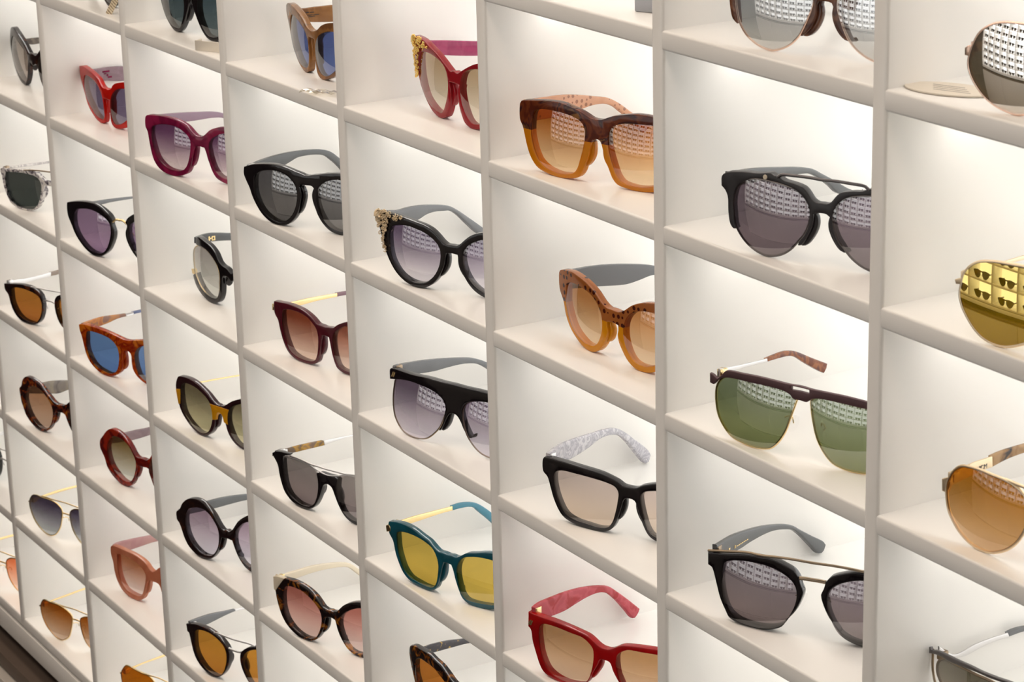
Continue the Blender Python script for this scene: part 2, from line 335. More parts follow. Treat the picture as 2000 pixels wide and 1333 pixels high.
# ------------------------------------------------------------------ eyewear outlines (tenths of a millimetre)
GD={
'7S3':{'o': (1382.1, 32.5, -353.1), 'a': 32.55, 'hw': 71.6, 'inw': 28, 'ring': '-716,428 -583,450 -432,479 -342,483 -269,485 -187,464 -122,436 -89,396 -73,345 -57,307 -59,285 -82,218 -114,158 -162,99 -194,49 -255,17 -328,0 -430,0 -523,11 -564,28 -588,68 -624,136 -654,233 -678,316 -687,335 -716,347', 'lens': '-603,357 -597,384 -559,409 -478,428 -386,435 -297,432 -214,411 -143,373 -110,332 -100,285 -109,218 -135,153 -178,84 -222,53 -277,33 -350,23 -430,24 -506,39 -553,71 -588,140 -607,230 -609,312', 'bars': [('-714,440 -583,466 -432,493 -342,493 -250,502 -133,508 0,507', 0.9, 'metal'), ('-84,389 -36,392 0,391', 1.3, 'metal')], 'temple': [('104,483 114,477 323,465 482,442 617,418 765,384 936,331 1006,298 1067,255 1195,167 1320,82 1341,54 1322,17 1301,6 1272,13 1197,90 1068,220 1007,266 937,295 802,332 692,344 522,347 404,344 220,366 104,418', 'temple')], 'pads': 'wire', 'nose': (-10.0, 23.9)},
'7S2':{'o': (1389.1, 17.8, -230.6), 'a': 18.51, 'hw': 71.5, 'inw': 8, 'span': '0,474 -78,469 -174,469 -298,467 -428,457 -576,439 -607,408 -651,370 -694,388 -715,390 -715,330 -680,327 -651,357 -611,384 -544,402 -362,416 -204,422 -113,418 -71,404 -47,383 0,385', 'slot': '0,464 -63,462 -64,438 0,441', 'lens': '-611,384 -544,402 -362,416 -204,422 -113,418 -71,404 -50,382 -56,346 -81,258 -116,158 -170,77 -219,34 -270,17 -347,8 -460,12 -543,25 -607,67 -658,126 -680,204 -684,277 -672,323', 'temple': [('104,416 316,386 582,357 586,335 357,357 193,366 104,366', 'metal'), ('582,357 684,358 767,356 849,339 915,310 1015,257 1190,169 1183,141 1158,113 1092,150 975,224 866,295 800,317 726,326 586,335', 'temple')], 'wire': 0.8, 'th': 2.6, 'nohole': 1, 'pads': 'wire', 'nose': (-12, 21.31194414820642)},
'7S1':{'o': (1400.3, 21.5, -109.0), 'a': 23.18, 'hw': 71.5, 'inw': 8, 'span': '0,380 -35,379 -64,396 -86,424 -117,454 -183,471 -256,480 -296,499 -319,498 -342,509 -437,494 -565,483 -680,458 -712,433 -715,373 -686,353 -666,317 -660,219 -644,152 -618,129 -596,133 -608,158 -617,227 -620,301 -596,379 -552,419 -503,444 -437,458 -330,459 -239,449 -160,429 -110,392 -83,352 -74,315 -79,256 -108,183 -146,133 -151,106 -124,117 -91,166 -59,234 -52,274 -54,305 -34,318 0,321', 'lens': '-616,227 -620,301 -596,379 -552,419 -503,444 -437,458 -330,459 -239,449 -160,429 -110,392 -83,352 -74,315 -79,256 -108,183 -146,136 -201,76 -269,32 -356,8 -422,13 -508,49 -564,96 -602,151', 'bars': [('-296,491 -273,509 -183,517 -74,520 0,517', 1.0, 'metal')], 'dots': [('-380,481', 1.6, 'ivory')], 'temple': [('104,460 176,447 354,426 623,377 892,321 1019,285 1119,235 1255,165 1457,59 1649,6 1518,6 1303,70 1211,137 1065,226 983,261 848,284 713,297 534,322 266,345 104,376', 'temple')], 'wire': 0.7, 'nohole': 1, 'pads': 'built', 'nose': (-8.3, 23.3)},
'7S0':{'o': (1399.0, 23.2, 12.1), 'a': 19.49, 'hw': 71.5, 'inw': 8, 'span': '0,383 -69,388 -103,421 -176,460 -291,490 -411,501 -536,492 -634,486 -708,468 -722,410 -705,364 -701,256 -694,209 -674,150 -636,126 -640,168 -648,239 -650,310 -639,358 -601,419 -524,464 -411,477 -291,471 -176,445 -113,405 -80,354 -80,299 -106,232 -138,163 -166,113 -127,129 -88,173 -56,246 -53,302 -44,319 0,326', 'lens': '-643,216 -650,286 -639,358 -601,419 -524,464 -411,477 -291,471 -176,445 -113,405 -80,354 -80,299 -106,232 -138,164 -172,111 -228,60 -287,29 -359,8 -432,13 -496,33 -567,74 -620,140', 'temple': 'acetate', 'wire': 0.7, 'nohole': 1, 'pads': 'built', 'nose': (-9.2, 22.1)},
'8S0':{'o': (1601.6, 19.8, 12.1), 'a': 17.91, 'hw': 67.2, 'inw': 8, 'lens': '-638,215 -634,255 -613,314 -577,380 -529,419 -466,449 -398,462 -326,466 -226,464 -146,426 -86,362 -59,289 -64,208 -103,133 -158,73 -230,30 -315,8 -383,15 -464,38 -531,74 -583,121 -619,166', 'bars': [('-63,331 -33,347 -6,350', 1.3, 'metal')], 'halfs': [('-672,297 -642,314 -619,309 -619,257 -671,258', 'metal', 2.5)], 'temple': 'wire', 'wire': 1.0, 'pads': 'wire', 'nose': (-5.9, 25.6)},
'8S1':{'o': (1609.8, 17.9, -109.0), 'a': 20.88, 'hw': 71.6, 'inw': 8, 'lens': '-671,236 -663,289 -653,337 -622,380 -569,416 -494,434 -422,441 -350,445 -280,445 -192,436 -114,410 -74,363 -66,293 -86,218 -140,139 -210,78 -292,34 -378,8 -445,9 -510,26 -566,63 -611,110 -647,160 -665,201', 'bars': [('-427,444 -284,448 -144,444 -3,433', 1.0, 'metal'), ('-74,363 -37,369 0,367', 1.2, 'metal')], 'halfs': [('-716,293 -669,313 -657,281 -707,270', 'metal', 2.5)], 'temple': [('104,323 276,313 724,282 1154,242 1225,231 1334,177 1523,65 1504,45 1319,151 1227,201 1156,217 726,258 540,276 104,300', 'metal')], 'wire': 1.0, 'pads': 'wire', 'nose': (-6.6, 24.5)},
'8S2':{'o': (1592.5, 18.5, -230.6), 'a': 11.77, 'hw': 71.5, 'inw': 8, 'lens': '-667,224 -672,287 -653,336 -618,390 -561,434 -498,449 -416,458 -336,456 -245,451 -176,434 -132,410 -103,377 -86,330 -83,268 -104,194 -143,129 -209,67 -309,18 -389,8 -465,17 -545,53 -598,95 -645,148', 'bars': [('-246,453 -115,446 -3,441', 1.0, 'metal'), ('-93,359 -47,377 0,382', 1.2, 'metal')], 'halfs': [('-717,310 -683,327 -653,347 -651,294 -672,242 -714,241', 'metal', 3)], 'temple': [('103,338 270,360 458,356 465,292 406,294 103,277', 'metal'), ('458,356 559,360 726,353 836,344 956,308 1080,227 1247,101 1297,96 1327,80 1277,15 1238,39 1209,65 1042,198 919,273 838,299 728,305 602,305 465,292', 'temple')], 'wire': 1.0, 'pads': 'wire', 'nose': (-8.3, 25.2)},
'8S3':{'o': (1555.7, 38.2, -353.1), 'a': 5.18, 'hw': 71.5, 'inw': 14, 'span': '0,316 -120,305 -242,295 -327,293 -426,284 -557,272 -640,260 -692,239 -701,257 -715,251 -711,213 -651,232 -578,244 -556,244 -502,245 -425,256 -279,274 -164,281 0,296', 'lens': '-669,130 -667,150 -648,183 -610,212 -572,232 -502,238 -399,246 -277,250 -162,250 -90,223 -62,179 -67,121 -108,74 -169,41 -288,13 -412,8 -533,22 -619,63 -661,99', 'bars': [('-712,231 -706,98 -663,8 -564,-52 -425,-66 -288,-43 -168,0 -65,59 -30,142 -33,210', 0.8, 'metal')], 'temple': [('103,262 224,177 379,199 507,208 632,207 644,180 552,179 423,166 286,145 103,204', 'metal'), ('632,207 679,215 764,213 850,194 938,139 1072,22 1047,6 918,111 852,160 766,184 702,184 644,180', 'temple')], 'wire': 0.9, 'th': 2.5, 'nohole': 1, 'pads': 'wire', 'nose': (-12, 14.214382572349292)},
'6S1':{'o': (1163.8, 22.2, -109.0), 'a': 18.73, 'hw': 71.4, 'inw': 12, 'span': '0,437 -42,440 -83,456 -131,474 -224,494 -313,507 -429,503 -551,487 -698,460 -712,442 -716,329 -691,295 -671,237 -647,163 -615,100 -574,54 -533,29 -452,11 -343,0 -222,11 -163,27 -127,61 -97,122 -68,183 -51,246 -31,297 0,307', 'lens': '-593,250 -585,352 -562,411 -511,433 -431,443 -330,441 -226,434 -154,417 -112,390 -96,349 -100,288 -114,229 -139,156 -169,86 -199,54 -236,42 -326,33 -403,42 -467,60 -523,95 -562,155 -581,207', 'temple': [('103,466 176,459 321,448 473,435 601,414 761,377 904,341 999,293 1078,239 1173,170 1315,69 1251,34 1117,139 1070,188 1022,225 959,271 880,302 800,313 719,313 615,302 437,294 103,317', 'temple')], 'pads': 'built', 'split': 23.7, 'nose': (-3.9, 25.8)},
'6S2':{'o': (1168.2, 29.9, -230.6), 'a': 4.09, 'hw': 71.2, 'inw': 8, 'span': '0,359 -60,357 -115,377 -205,435 -300,472 -428,494 -526,496 -696,457 -710,427 -702,326 -641,253 -613,178 -556,105 -458,43 -353,4 -241,0 -157,39 -88,115 -63,155 -53,204 -61,229 -60,263 0,270', 'lens': '-592,322 -589,384 -551,411 -458,425 -327,418 -241,399 -172,356 -128,293 -119,215 -138,143 -179,78 -227,48 -313,42 -403,65 -498,114 -560,193 -594,266', 'temple': [('103,461 164,454 324,449 485,434 645,409 847,364 968,315 1049,244 1171,131 1221,113 1251,80 1201,15 1160,50 1130,89 1008,202 927,273 846,294 725,277 619,267 362,297 103,324', 'temple')], 'pads': 'built', 'split': 22.7, 'nose': (-5.2, 22.4)},
'6S3':{'o': (1183.3, 31.9, -353.1), 'a': 28.97, 'hw': 71.5, 'inw': 13, 'span': '0,367 -50,371 -91,393 -152,413 -229,430 -417,443 -568,448 -701,442 -714,426 -714,335 -677,305 -651,234 -622,151 -577,74 -539,39 -464,13 -352,0 -244,1 -180,14 -137,43 -95,119 -66,199 -38,274 0,285', 'lens': '-610,322 -597,357 -554,377 -418,382 -273,377 -167,366 -112,350 -87,317 -93,245 -111,165 -137,89 -172,46 -236,30 -337,34 -440,43 -515,71 -567,143 -600,227', 'temple': [('103,467 222,481 471,463 694,433 838,415 947,388 1023,348 1162,244 1344,93 1370,50 1343,6 1310,6 1214,99 1086,241 1000,314 891,355 759,369 614,349 422,337 103,352', 'temple')], 'pads': 'built', 'nose': (-6.7, 19.6)},
'6S4':{'o': (1167.2, 20.5, -475.4), 'a': 22.84, 'hw': 71.0, 'inw': 16, 'span': '0,371 -23,371 -62,385 -101,409 -140,428 -248,445 -433,456 -583,451 -706,447 -712,332 -686,317 -669,233 -639,154 -603,75 -565,30 -482,5 -358,0 -265,6 -203,30 -161,64 -127,113 -99,170 -65,226 -38,277 0,282', 'lens': '-598,346 -585,379 -546,404 -434,415 -291,410 -188,404 -135,377 -102,345 -96,300 -101,240 -119,165 -147,98 -188,57 -272,33 -371,26 -459,40 -518,69 -569,147 -593,246', 'dots': [('-680,375', 2.2, 'gold')], 'temple': [('102,483 161,495 315,488 501,472 668,445 833,402 914,369 995,305 1116,198 1236,84 1227,62 1186,26 1162,31 1090,120 978,250 897,320 815,353 707,362 582,354 447,340 311,347 102,372', 'temple')], 'pads': 'built', 'nose': (-5.1, 23.9)},
'5S1':{'o': (952.1, 37.7, -109.0), 'a': 0.87, 'hw': 71.2, 'inw': 8, 'span': '0,387 -45,377 -93,397 -168,434 -262,474 -364,501 -458,525 -563,535 -691,531 -708,477 -676,401 -675,325 -624,245 -582,183 -516,120 -435,65 -344,19 -215,0 -132,28 -89,86 -60,154 -49,231 -69,295 0,298', 'lens': '-590,372 -580,412 -527,437 -416,451 -293,444 -196,423 -132,390 -98,334 -89,273 -101,196 -131,129 -176,64 -226,39 -297,48 -386,75 -481,120 -544,190 -581,279', 'halfs': [('-706,532 -659,542 -526,542 -457,538 -404,491 -463,474 -534,465 -582,443 -596,371 -601,269 -625,235 -655,233 -685,323 -698,390 -711,458', 'ornament', 4)], 'temple': [('103,518 161,491 338,466 580,431 766,403 837,356 942,240 1111,173 1260,80 1210,15 1052,103 905,206 799,296 727,311 577,321 334,355 192,388 103,423', 'temple')], 'pads': 'built', 'nose': (-4.8, 24.5)},
'5S2':{'o': (970.3, 20.8, -230.6), 'a': 26.69, 'hw': 71.1, 'inw': 8, 'span': '0,370 -43,370 -77,389 -116,424 -170,463 -240,488 -326,502 -414,514 -553,527 -699,525 -710,476 -682,381 -648,269 -627,214 -590,150 -545,94 -485,47 -410,14 -336,0 -277,4 -203,35 -145,84 -100,148 -70,210 -50,303 0,308', 'lens': '-584,328 -580,387 -558,426 -494,452 -402,458 -314,448 -228,426 -159,389 -116,349 -101,299 -107,228 -134,160 -179,101 -245,55 -311,41 -393,48 -468,77 -520,121 -564,190 -580,258', 'halfs': [('-715,528 -689,540 -640,547 -591,544 -529,534 -475,531 -422,507 -420,484 -446,486 -492,493 -556,462 -605,448 -607,406 -627,350 -626,297 -625,238 -645,246 -655,286 -685,333 -699,390 -711,452', 'ornament', 4)], 'temple': [('102,529 299,485 441,475 583,456 706,431 913,376 1007,327 1146,233 1290,132 1425,32 1366,6 1235,95 1143,173 1005,291 930,332 864,347 731,369 635,370 548,355 386,351 102,408', 'temple')], 'pads': 'built', 'nose': (-5.7, 24.2)},
'5S3':{'o': (964.5, 20.8, -353.1), 'a': 18.75, 'hw': 71.0, 'inw': 8, 'span': '0,515 -92,512 -254,511 -427,498 -684,486 -708,471 -713,392 -660,403 -523,431 -413,438 -325,434 -241,426 -160,407 -106,376 -88,350 -77,322 -88,259 -115,192 -154,122 -138,123 -108,163 -65,240 -37,273 0,285', 'lens': '-675,396 -523,431 -413,438 -325,434 -241,426 -160,407 -106,376 -88,350 -79,309 -97,233 -132,154 -193,86 -262,38 -332,17 -430,8 -549,21 -614,62 -664,122 -687,235 -687,328', 'dots': [('-657,444', 2.2, 'gold')], 'temple': [('102,495 108,501 283,483 449,458 616,426 782,390 933,351 991,328 1070,289 1198,209 1363,70 1327,33 1154,175 1068,242 989,287 889,316 780,332 628,342 528,347 319,377 102,417', 'temple')], 'wire': 0.6, 'nohole': 1, 'pads': 'built', 'nose': (-6.9, 23.5)},
'5S4':{'o': (957.4, 15.2, -475.4), 'a': 17.25, 'hw': 70.3, 'inw': 8, 'span': '0,361 -45,365 -94,363 -133,383 -193,420 -275,442 -372,467 -474,475 -570,465 -691,434 -703,396 -692,338 -644,291 -613,193 -569,117 -524,63 -467,29 -388,8 -289,0 -204,6 -141,39 -108,96 -79,170 -55,252 -39,287 0,292', 'lens': '-580,312 -578,374 -538,396 -431,415 -320,414 -235,400 -164,374 -121,325 -100,255 -109,169 -133,86 -171,44 -244,34 -341,40 -442,55 -509,103 -547,168 -573,237', 'halfs': [('-730,391 -686,410 -668,391 -671,360 -724,338 -729,368', 'gold', 5)], 'temple': [('101,445 140,428 339,412 539,392 739,372 740,335 637,346 487,353 337,360 217,370 101,380', 'metal'), ('739,372 840,369 919,352 999,322 1133,219 1283,66 1380,6 1329,6 1231,41 1130,139 1016,249 977,288 918,312 838,326 740,335', 'temple')], 'pads': 'built', 'nose': (-4.5, 25.0)},
'5S5':{'o': (955.3, 25.9, -595.9), 'a': 12.65, 'hw': 71.5, 'inw': 8, 'span': '0,399 -48,401 -119,426 -182,468 -261,511 -345,531 -432,554 -546,552 -651,541 -699,519 -713,490 -715,433 -699,370 -670,294 -636,214 -560,122 -465,47 -358,1 -244,0 -152,44 -69,134 -30,254 -14,320 0,331', 'lens': '-630,373 -615,429 -563,465 -447,468 -349,455 -267,417 -188,368 -138,309 -107,227 -120,145 -177,69 -251,39 -336,38 -432,76 -521,141 -590,232 -624,297', 'temple': [('103,527 184,478 296,470 481,445 611,416 816,383 965,336 1074,225 1256,6 1198,6 997,191 906,284 814,320 676,360 478,382 274,403 103,441', 'temple')], 'pads': 'built', 'nose': (-1.5, 30.1)},
'4S1':{'o': (736.7, 32.1, -109.0), 'a': -4.17, 'hw': 71.2, 'inw': 8, 'span': '0,362 -37,364 -116,387 -198,434 -331,473 -522,489 -665,474 -720,449 -725,399 -656,331 -581,253 -517,160 -406,82 -285,25 -156,0 -91,30 -67,89 -62,180 -67,263 -53,304 0,304', 'lens': '-559,336 -531,393 -460,412 -343,404 -226,375 -141,335 -90,277 -75,208 -77,129 -103,64 -159,36 -243,39 -339,76 -442,143 -528,232', 'temple': [('103,465 185,420 328,418 471,418 588,414 652,377 745,281 1013,195 1260,80 1210,15 955,121 711,247 635,310 581,278 471,280 321,292 257,301 103,349', 'temple')], 'pads': 'built', 'nose': (-6.5, 22.1)},
'4S2':{'o': (749.7, 14.5, -230.6), 'a': 24.97, 'hw': 71.2, 'inw': 17, 'span': '0,452 -64,465 -121,475 -208,492 -299,502 -418,494 -587,465 -706,425 -715,368 -689,315 -649,258 -620,194 -574,127 -511,63 -432,19 -353,0 -282,2 -212,24 -149,73 -100,142 -74,213 -58,284 -66,328 -76,350 -56,372 0,373', 'lens': '-578,322 -565,376 -515,413 -439,436 -350,449 -272,446 -198,425 -142,387 -112,345 -101,290 -109,226 -136,154 -177,96 -225,55 -303,31 -381,42 -460,76 -515,119 -560,187 -580,253', 'temple': [('103,436 160,443 306,453 466,455 624,447 780,430 934,403 1033,366 1121,298 1229,193 1300,100 1350,96 1380,80 1330,15 1272,51 1223,91 1123,214 1043,289 969,343 855,374 738,386 660,387 579,368 491,351 103,379', 'temple')], 'pads': 'built', 'nose': (-7.8, 21.3)},
'4S3':{'o': (741.5, 28.7, -353.1), 'a': 17.62, 'hw': 71.4, 'inw': 12, 'span': '0,368 -44,373 -92,378 -130,405 -186,434 -261,459 -349,470 -469,472 -673,449 -683,405 -673,343 -626,296 -602,219 -569,141 -526,73 -463,27 -380,6 -281,0 -177,11 -117,39 -89,88 -67,158 -55,217 -41,287 0,293', 'lens': '-555,342 -550,390 -494,417 -398,430 -299,428 -213,411 -149,372 -103,329 -88,263 -94,181 -111,107 -140,55 -183,37 -278,30 -385,41 -458,71 -501,132 -533,200 -552,272', 'halfs': [('-711,415 -649,426 -642,392 -671,367 -713,360', 'metal', 5)], 'temple': [('103,440 215,406 473,387 763,362 764,329 544,343 345,348 103,388', 'metal'), ('763,362 839,357 927,343 1020,305 1194,144 1244,120 1274,80 1224,15 1182,60 1149,112 996,262 910,311 838,324 764,329', 'temple')], 'pads': 'built', 'nose': (-5.4, 22.0)},
'4S4':{'o': (757.6, 15.8, -475.4), 'a': 18.84, 'hw': 71.3, 'inw': 8, 'ring': '-682,418 -556,432 -536,416 -566,383 -568,308 -558,211 -534,133 -480,77 -397,46 -306,35 -235,44 -180,77 -142,139 -120,204 -112,267 -114,316 -126,362 -96,378 13,379 7,298 -25,291 -50,273 -74,221 -108,147 -164,64 -210,29 -255,10 -327,0 -419,11 -503,42 -568,89 -603,150 -628,216 -646,298 -679,338 -709,360', 'lens': '-537,397 -498,420 -365,425 -223,421 -156,403 -121,363 -110,292 -118,210 -146,130 -180,72 -234,43 -306,33 -396,45 -479,78 -533,138 -558,218 -557,311', 'bars': [('-558,406 -365,425 -214,423 -139,401 -104,376', 0.6, 'metal'), ('-458,437 -309,439 -188,429 -96,430 0,428', 0.8, 'metal')], 'halfs': [('-717,392 -649,424 -456,456 -457,443 -600,401 -720,360', 'frame', 4)], 'temple': [('103,419 214,397 213,363 103,383', 'metal'), ('214,397 365,387 627,356 636,309 441,328 242,351 213,363', 'temple'), ('627,356 936,317 1001,305 1118,243 1156,194 1218,147 1260,80 1210,15 1154,109 1109,220 1000,289 933,303 680,313 636,309', 'metal')], 'nohole': 1, 'pads': 'built', 'ringspan': 1, 'nose': (-11.0, 23.3)},
'4S5':{'o': (753.5, 14.1, -595.9), 'a': 21.86, 'hw': 70.8, 'inw': 8, 'span': '0,359 -22,354 -73,366 -114,405 -156,443 -227,480 -319,504 -436,513 -550,500 -626,488 -702,474 -707,387 -685,344 -676,289 -650,212 -613,140 -555,77 -475,33 -387,5 -309,0 -242,10 -175,46 -126,102 -86,172 -64,242 -52,283 0,295', 'lens': '-581,263 -575,358 -546,420 -492,446 -400,456 -304,445 -222,411 -161,371 -120,326 -101,267 -111,194 -143,115 -183,61 -240,34 -316,30 -393,43 -471,76 -539,133 -570,195', 'halfs': [('-702,474 -636,494 -544,502 -597,443 -683,344 -704,359', 'cream', 4.4)], 'temple': [('102,492 142,474 330,448 519,426 706,387 894,335 986,293 1168,133 1304,6 1255,6 1074,164 965,260 844,304 703,334 514,363 325,378 102,389', 'cream')], 'pads': 'built', 'nose': (-5.3, 24.8)},
'3S1':{'o': (523.5, 24.0, -109.0), 'a': 6.53, 'hw': 71.1, 'inw': 8, 'span': '0,416 -20,417 -79,448 -190,489 -348,514 -533,514 -667,488 -703,433 -687,346 -644,281 -613,222 -572,161 -513,98 -445,52 -370,14 -295,0 -228,17 -159,73 -96,159 -40,261 -10,338 0,353', 'lens': '-599,342 -566,396 -452,426 -320,423 -203,397 -136,343 -116,275 -127,197 -168,114 -223,50 -290,36 -365,43 -457,89 -540,165 -584,255', 'temple': 'acetate', 'pads': 'built', 'nose': (-6.8, 21.0)},
'3S2':{'o': (548.7, 12.8, -230.6), 'a': 23.03, 'hw': 71.1, 'inw': 8, 'span': '0,395 -37,400 -77,426 -130,467 -201,495 -291,512 -408,520 -534,514 -688,489 -707,465 -712,384 -686,350 -669,267 -645,164 -609,90 -553,41 -471,11 -374,0 -311,2 -232,21 -169,51 -127,109 -99,181 -78,247 -56,303 0,310', 'lens': '-629,333 -618,393 -544,426 -441,447 -343,452 -259,445 -186,418 -131,383 -106,339 -112,275 -129,204 -161,130 -203,82 -258,58 -337,52 -432,64 -504,96 -559,141 -595,210 -618,276', 'temple': [('103,491 216,476 468,441 685,407 887,372 995,338 1114,271 1218,185 1278,142 1318,80 1268,15 1218,81 1179,159 1076,250 991,294 861,319 678,332 511,348 103,397', 'temple')], 'pads': 'built', 'nose': (-6.2, 26.0)},
'3S3':{'o': (548.0, 35.2, -353.1), 'a': 10.39, 'hw': 71.5, 'inw': 8, 'span': '0,347 -68,386 -135,398 -183,422 -238,489 -319,534 -420,557 -583,566 -606,538 -614,490 -575,485 -430,487 -329,458 -257,417 -210,365 -187,296 -192,215 -217,132 -256,76 -291,60 -383,53 -488,78 -572,118 -632,169 -653,210 -733,173 -711,129 -661,81 -572,37 -473,11 -390,0 -309,10 -228,44 -179,108 -159,188 -150,264 -131,297 -57,307 0,278', 'lens': '-697,338 -692,408 -649,453 -576,482 -430,487 -329,458 -257,417 -210,365 -187,296 -192,215 -217,130 -256,70 -291,53 -383,46 -488,72 -572,115 -632,169 -677,239', 'halfs': [('-757,224 -684,243 -661,208 -701,187 -739,183', 'gold', 3)], 'temple': [('107,534 246,544 466,503 570,479 664,402 756,297 1018,204 1260,80 1210,15 961,133 722,274 629,368 552,412 461,435 266,463 103,478', 'temple')], 'wire': 0.7, 'nohole': 1, 'pads': 'built', 'nose': (-11.0, 27.4)},
'3S4':{'o': (542.0, 18.5, -475.4), 'a': 15.16, 'hw': 71.1, 'inw': 8, 'span': '0,351 -4,358 -55,366 -102,393 -166,433 -250,468 -339,495 -444,507 -581,494 -662,469 -718,367 -712,330 -693,257 -673,196 -630,137 -561,88 -483,45 -406,18 -331,0 -247,10 -173,44 -115,98 -84,157 -71,209 -51,279 0,293', 'lens': '-624,305 -620,372 -598,412 -524,445 -421,453 -326,444 -238,416 -171,383 -132,342 -112,292 -110,227 -136,144 -177,79 -234,39 -308,29 -401,48 -497,89 -575,140 -614,213', 'halfs': [('-132,349 47,351 42,298 10,294 -26,285 -46,248 -54,213 -109,200 -107,261 -115,308', 'yellow', 5.2), ('-714,340 -627,362 -629,303 -642,216 -678,203 -694,251', 'yellow', 5.2)], 'temple': [('102,463 298,367 494,342 751,315 856,297 920,259 1043,114 1093,103 1123,80 1073,15 1046,58 1029,106 906,245 849,285 750,301 493,328 310,350 102,442', 'metal')], 'pads': 'built', 'nose': (-4.9, 23.4)},
'3S5':{'o': (541.6, 17.6, -595.9), 'a': 22.42, 'hw': 70.5, 'inw': 10, 'span': '0,365 -34,355 -73,383 -112,433 -151,483 -217,533 -286,569 -359,580 -447,568 -531,532 -600,473 -644,407 -700,367 -702,290 -661,261 -630,204 -595,135 -540,73 -464,30 -388,5 -322,0 -275,8 -208,38 -150,97 -109,163 -82,229 -65,276 0,283', 'lens': '-557,292 -543,376 -500,447 -427,480 -348,501 -274,499 -205,470 -156,423 -117,372 -100,317 -102,251 -121,173 -167,102 -214,64 -280,47 -354,54 -428,87 -492,136 -536,204', 'temple': [('101,391 446,360 668,333 917,283 1047,249 1130,203 1249,83 1408,6 1354,6 1203,35 1083,155 1001,202 912,222 712,244 524,263 101,326', 'temple')], 'pads': 'built', 'nose': (-6.2, 26.1)},
'3S6':{'o': (538.7, 19.0, -716.8), 'a': 21.05, 'hw': 70.1, 'inw': 10, 'ring': '-697,421 -560,464 -439,479 -334,475 -252,458 -181,437 -128,404 -85,362 -70,313 -76,233 -102,167 -147,96 -209,38 -278,6 -356,0 -433,23 -510,62 -571,113 -603,167 -625,232 -642,298 -656,342 -686,350', 'lens': '-567,300 -556,376 -528,412 -452,436 -354,445 -263,431 -192,404 -139,365 -112,313 -110,248 -129,171 -162,101 -207,52 -267,28 -335,31 -411,55 -478,99 -537,158 -563,222', 'bars': [('-260,465 -218,474 -91,474 0,471', 0.9, 'metal'), ('-77,358 -32,353 -6,354', 1.1, 'metal')], 'temple': [('100,449 167,447 368,430 553,395 665,378 670,354 565,354 414,347 286,344 100,388', 'temple'), ('665,378 746,362 849,336 993,255 1131,90 1100,82 976,236 847,314 744,341 670,354', 'metal')], 'pads': 'built', 'nose': (-11.0, 24.5)},
'2S2':{'o': (295.9, 31.2, -230.6), 'a': 4.68, 'hw': 71.3, 'inw': 15, 'span': '0,362 -35,355 -98,374 -159,424 -272,458 -437,478 -596,480 -694,462 -700,406 -647,307 -564,214 -488,119 -375,56 -253,12 -137,0 -78,25 -56,77 -63,154 -69,230 -71,260 -26,255 0,262', 'lens': '-567,316 -537,388 -463,411 -331,407 -211,379 -134,327 -91,262 -76,193 -65,123 -77,68 -124,35 -187,42 -273,69 -391,138 -503,213', 'temple': [('103,462 198,418 357,415 478,409 535,399 633,347 750,216 1015,159 1260,80 1210,15 958,95 716,189 626,262 530,259 296,292 103,330', 'temple')], 'pads': 'built', 'nose': (-4.3, 23.2)},
'2S3':{'o': (336.3, 18.3, -353.1), 'a': 27.06, 'hw': 71.8, 'inw': 14, 'ring': '-711,474 -624,497 -524,516 -421,527 -309,525 -225,502 -158,469 -106,433 -77,390 -94,356 -72,295 -76,226 -115,142 -163,76 -224,30 -300,0 -381,6 -477,49 -557,110 -622,180 -670,268 -712,341 -720,409', 'lens': '-618,341 -604,391 -558,431 -492,447 -406,458 -317,452 -233,427 -159,390 -121,352 -113,301 -123,231 -156,146 -205,76 -266,40 -348,38 -421,58 -508,113 -580,187 -615,267', 'bars': [('-85,373 -52,397 -15,403 0,398', 1.1, 'metal')], 'temple': [('104,462 427,412 611,392 906,351 996,334 1161,210 1221,156 1261,80 1211,15 1162,96 1124,190 988,320 904,330 608,358 493,362 104,420', 'temple')], 'pads': 'wire', 'nose': (-11.3, 25.2)},
'2S4':{'o': (331.1, 18.1, -475.4), 'a': 23.66, 'hw': 70.5, 'inw': 12, 'span': '0,421 -30,422 -113,437 -224,455 -349,469 -483,472 -627,462 -701,445 -696,390 -669,337 -645,253 -617,171 -568,101 -490,48 -404,14 -318,0 -250,5 -172,34 -103,84 -65,147 -59,224 -55,283 -33,307 0,314', 'lens': '-582,321 -573,394 -527,415 -417,420 -313,415 -214,395 -153,359 -118,313 -108,245 -123,154 -150,90 -211,46 -279,35 -364,48 -442,67 -519,115 -574,198 -590,266', 'temple': [('101,458 211,460 362,456 511,436 660,414 664,384 544,388 430,376 293,373 101,389', 'frame'), ('660,414 757,409 762,381 664,384', 'metal'), ('757,409 835,405 957,386 1131,246 1206,176 1260,80 1210,15 1146,111 1092,225 947,358 833,378 762,381', 'temple')], 'pads': 'built', 'nose': (-6.0, 21.8)},
'2S5':{'o': (323.0, 28.9, -595.9), 'a': 19.51, 'hw': 71.2, 'inw': 14, 'span': '0,361 -66,357 -109,386 -150,442 -208,499 -286,540 -386,565 -468,563 -549,523 -628,452 -706,372 -712,302 -686,265 -633,208 -604,134 -526,68 -438,27 -343,0 -266,3 -196,34 -141,101 -108,179 -85,239 -85,269 -63,276 0,273', 'lens': '-560,306 -550,374 -502,448 -422,496 -350,503 -259,487 -189,449 -140,389 -104,327 -98,274 -118,198 -154,124 -209,67 -260,51 -327,59 -410,98 -486,149 -534,213', 'temple': [('103,408 393,380 542,369 664,355 767,344 917,213 1098,158 1260,80 1210,15 1041,92 882,183 748,276 664,274 462,279 103,333', 'temple')], 'pads': 'built', 'nose': (-7.4, 24.7)},
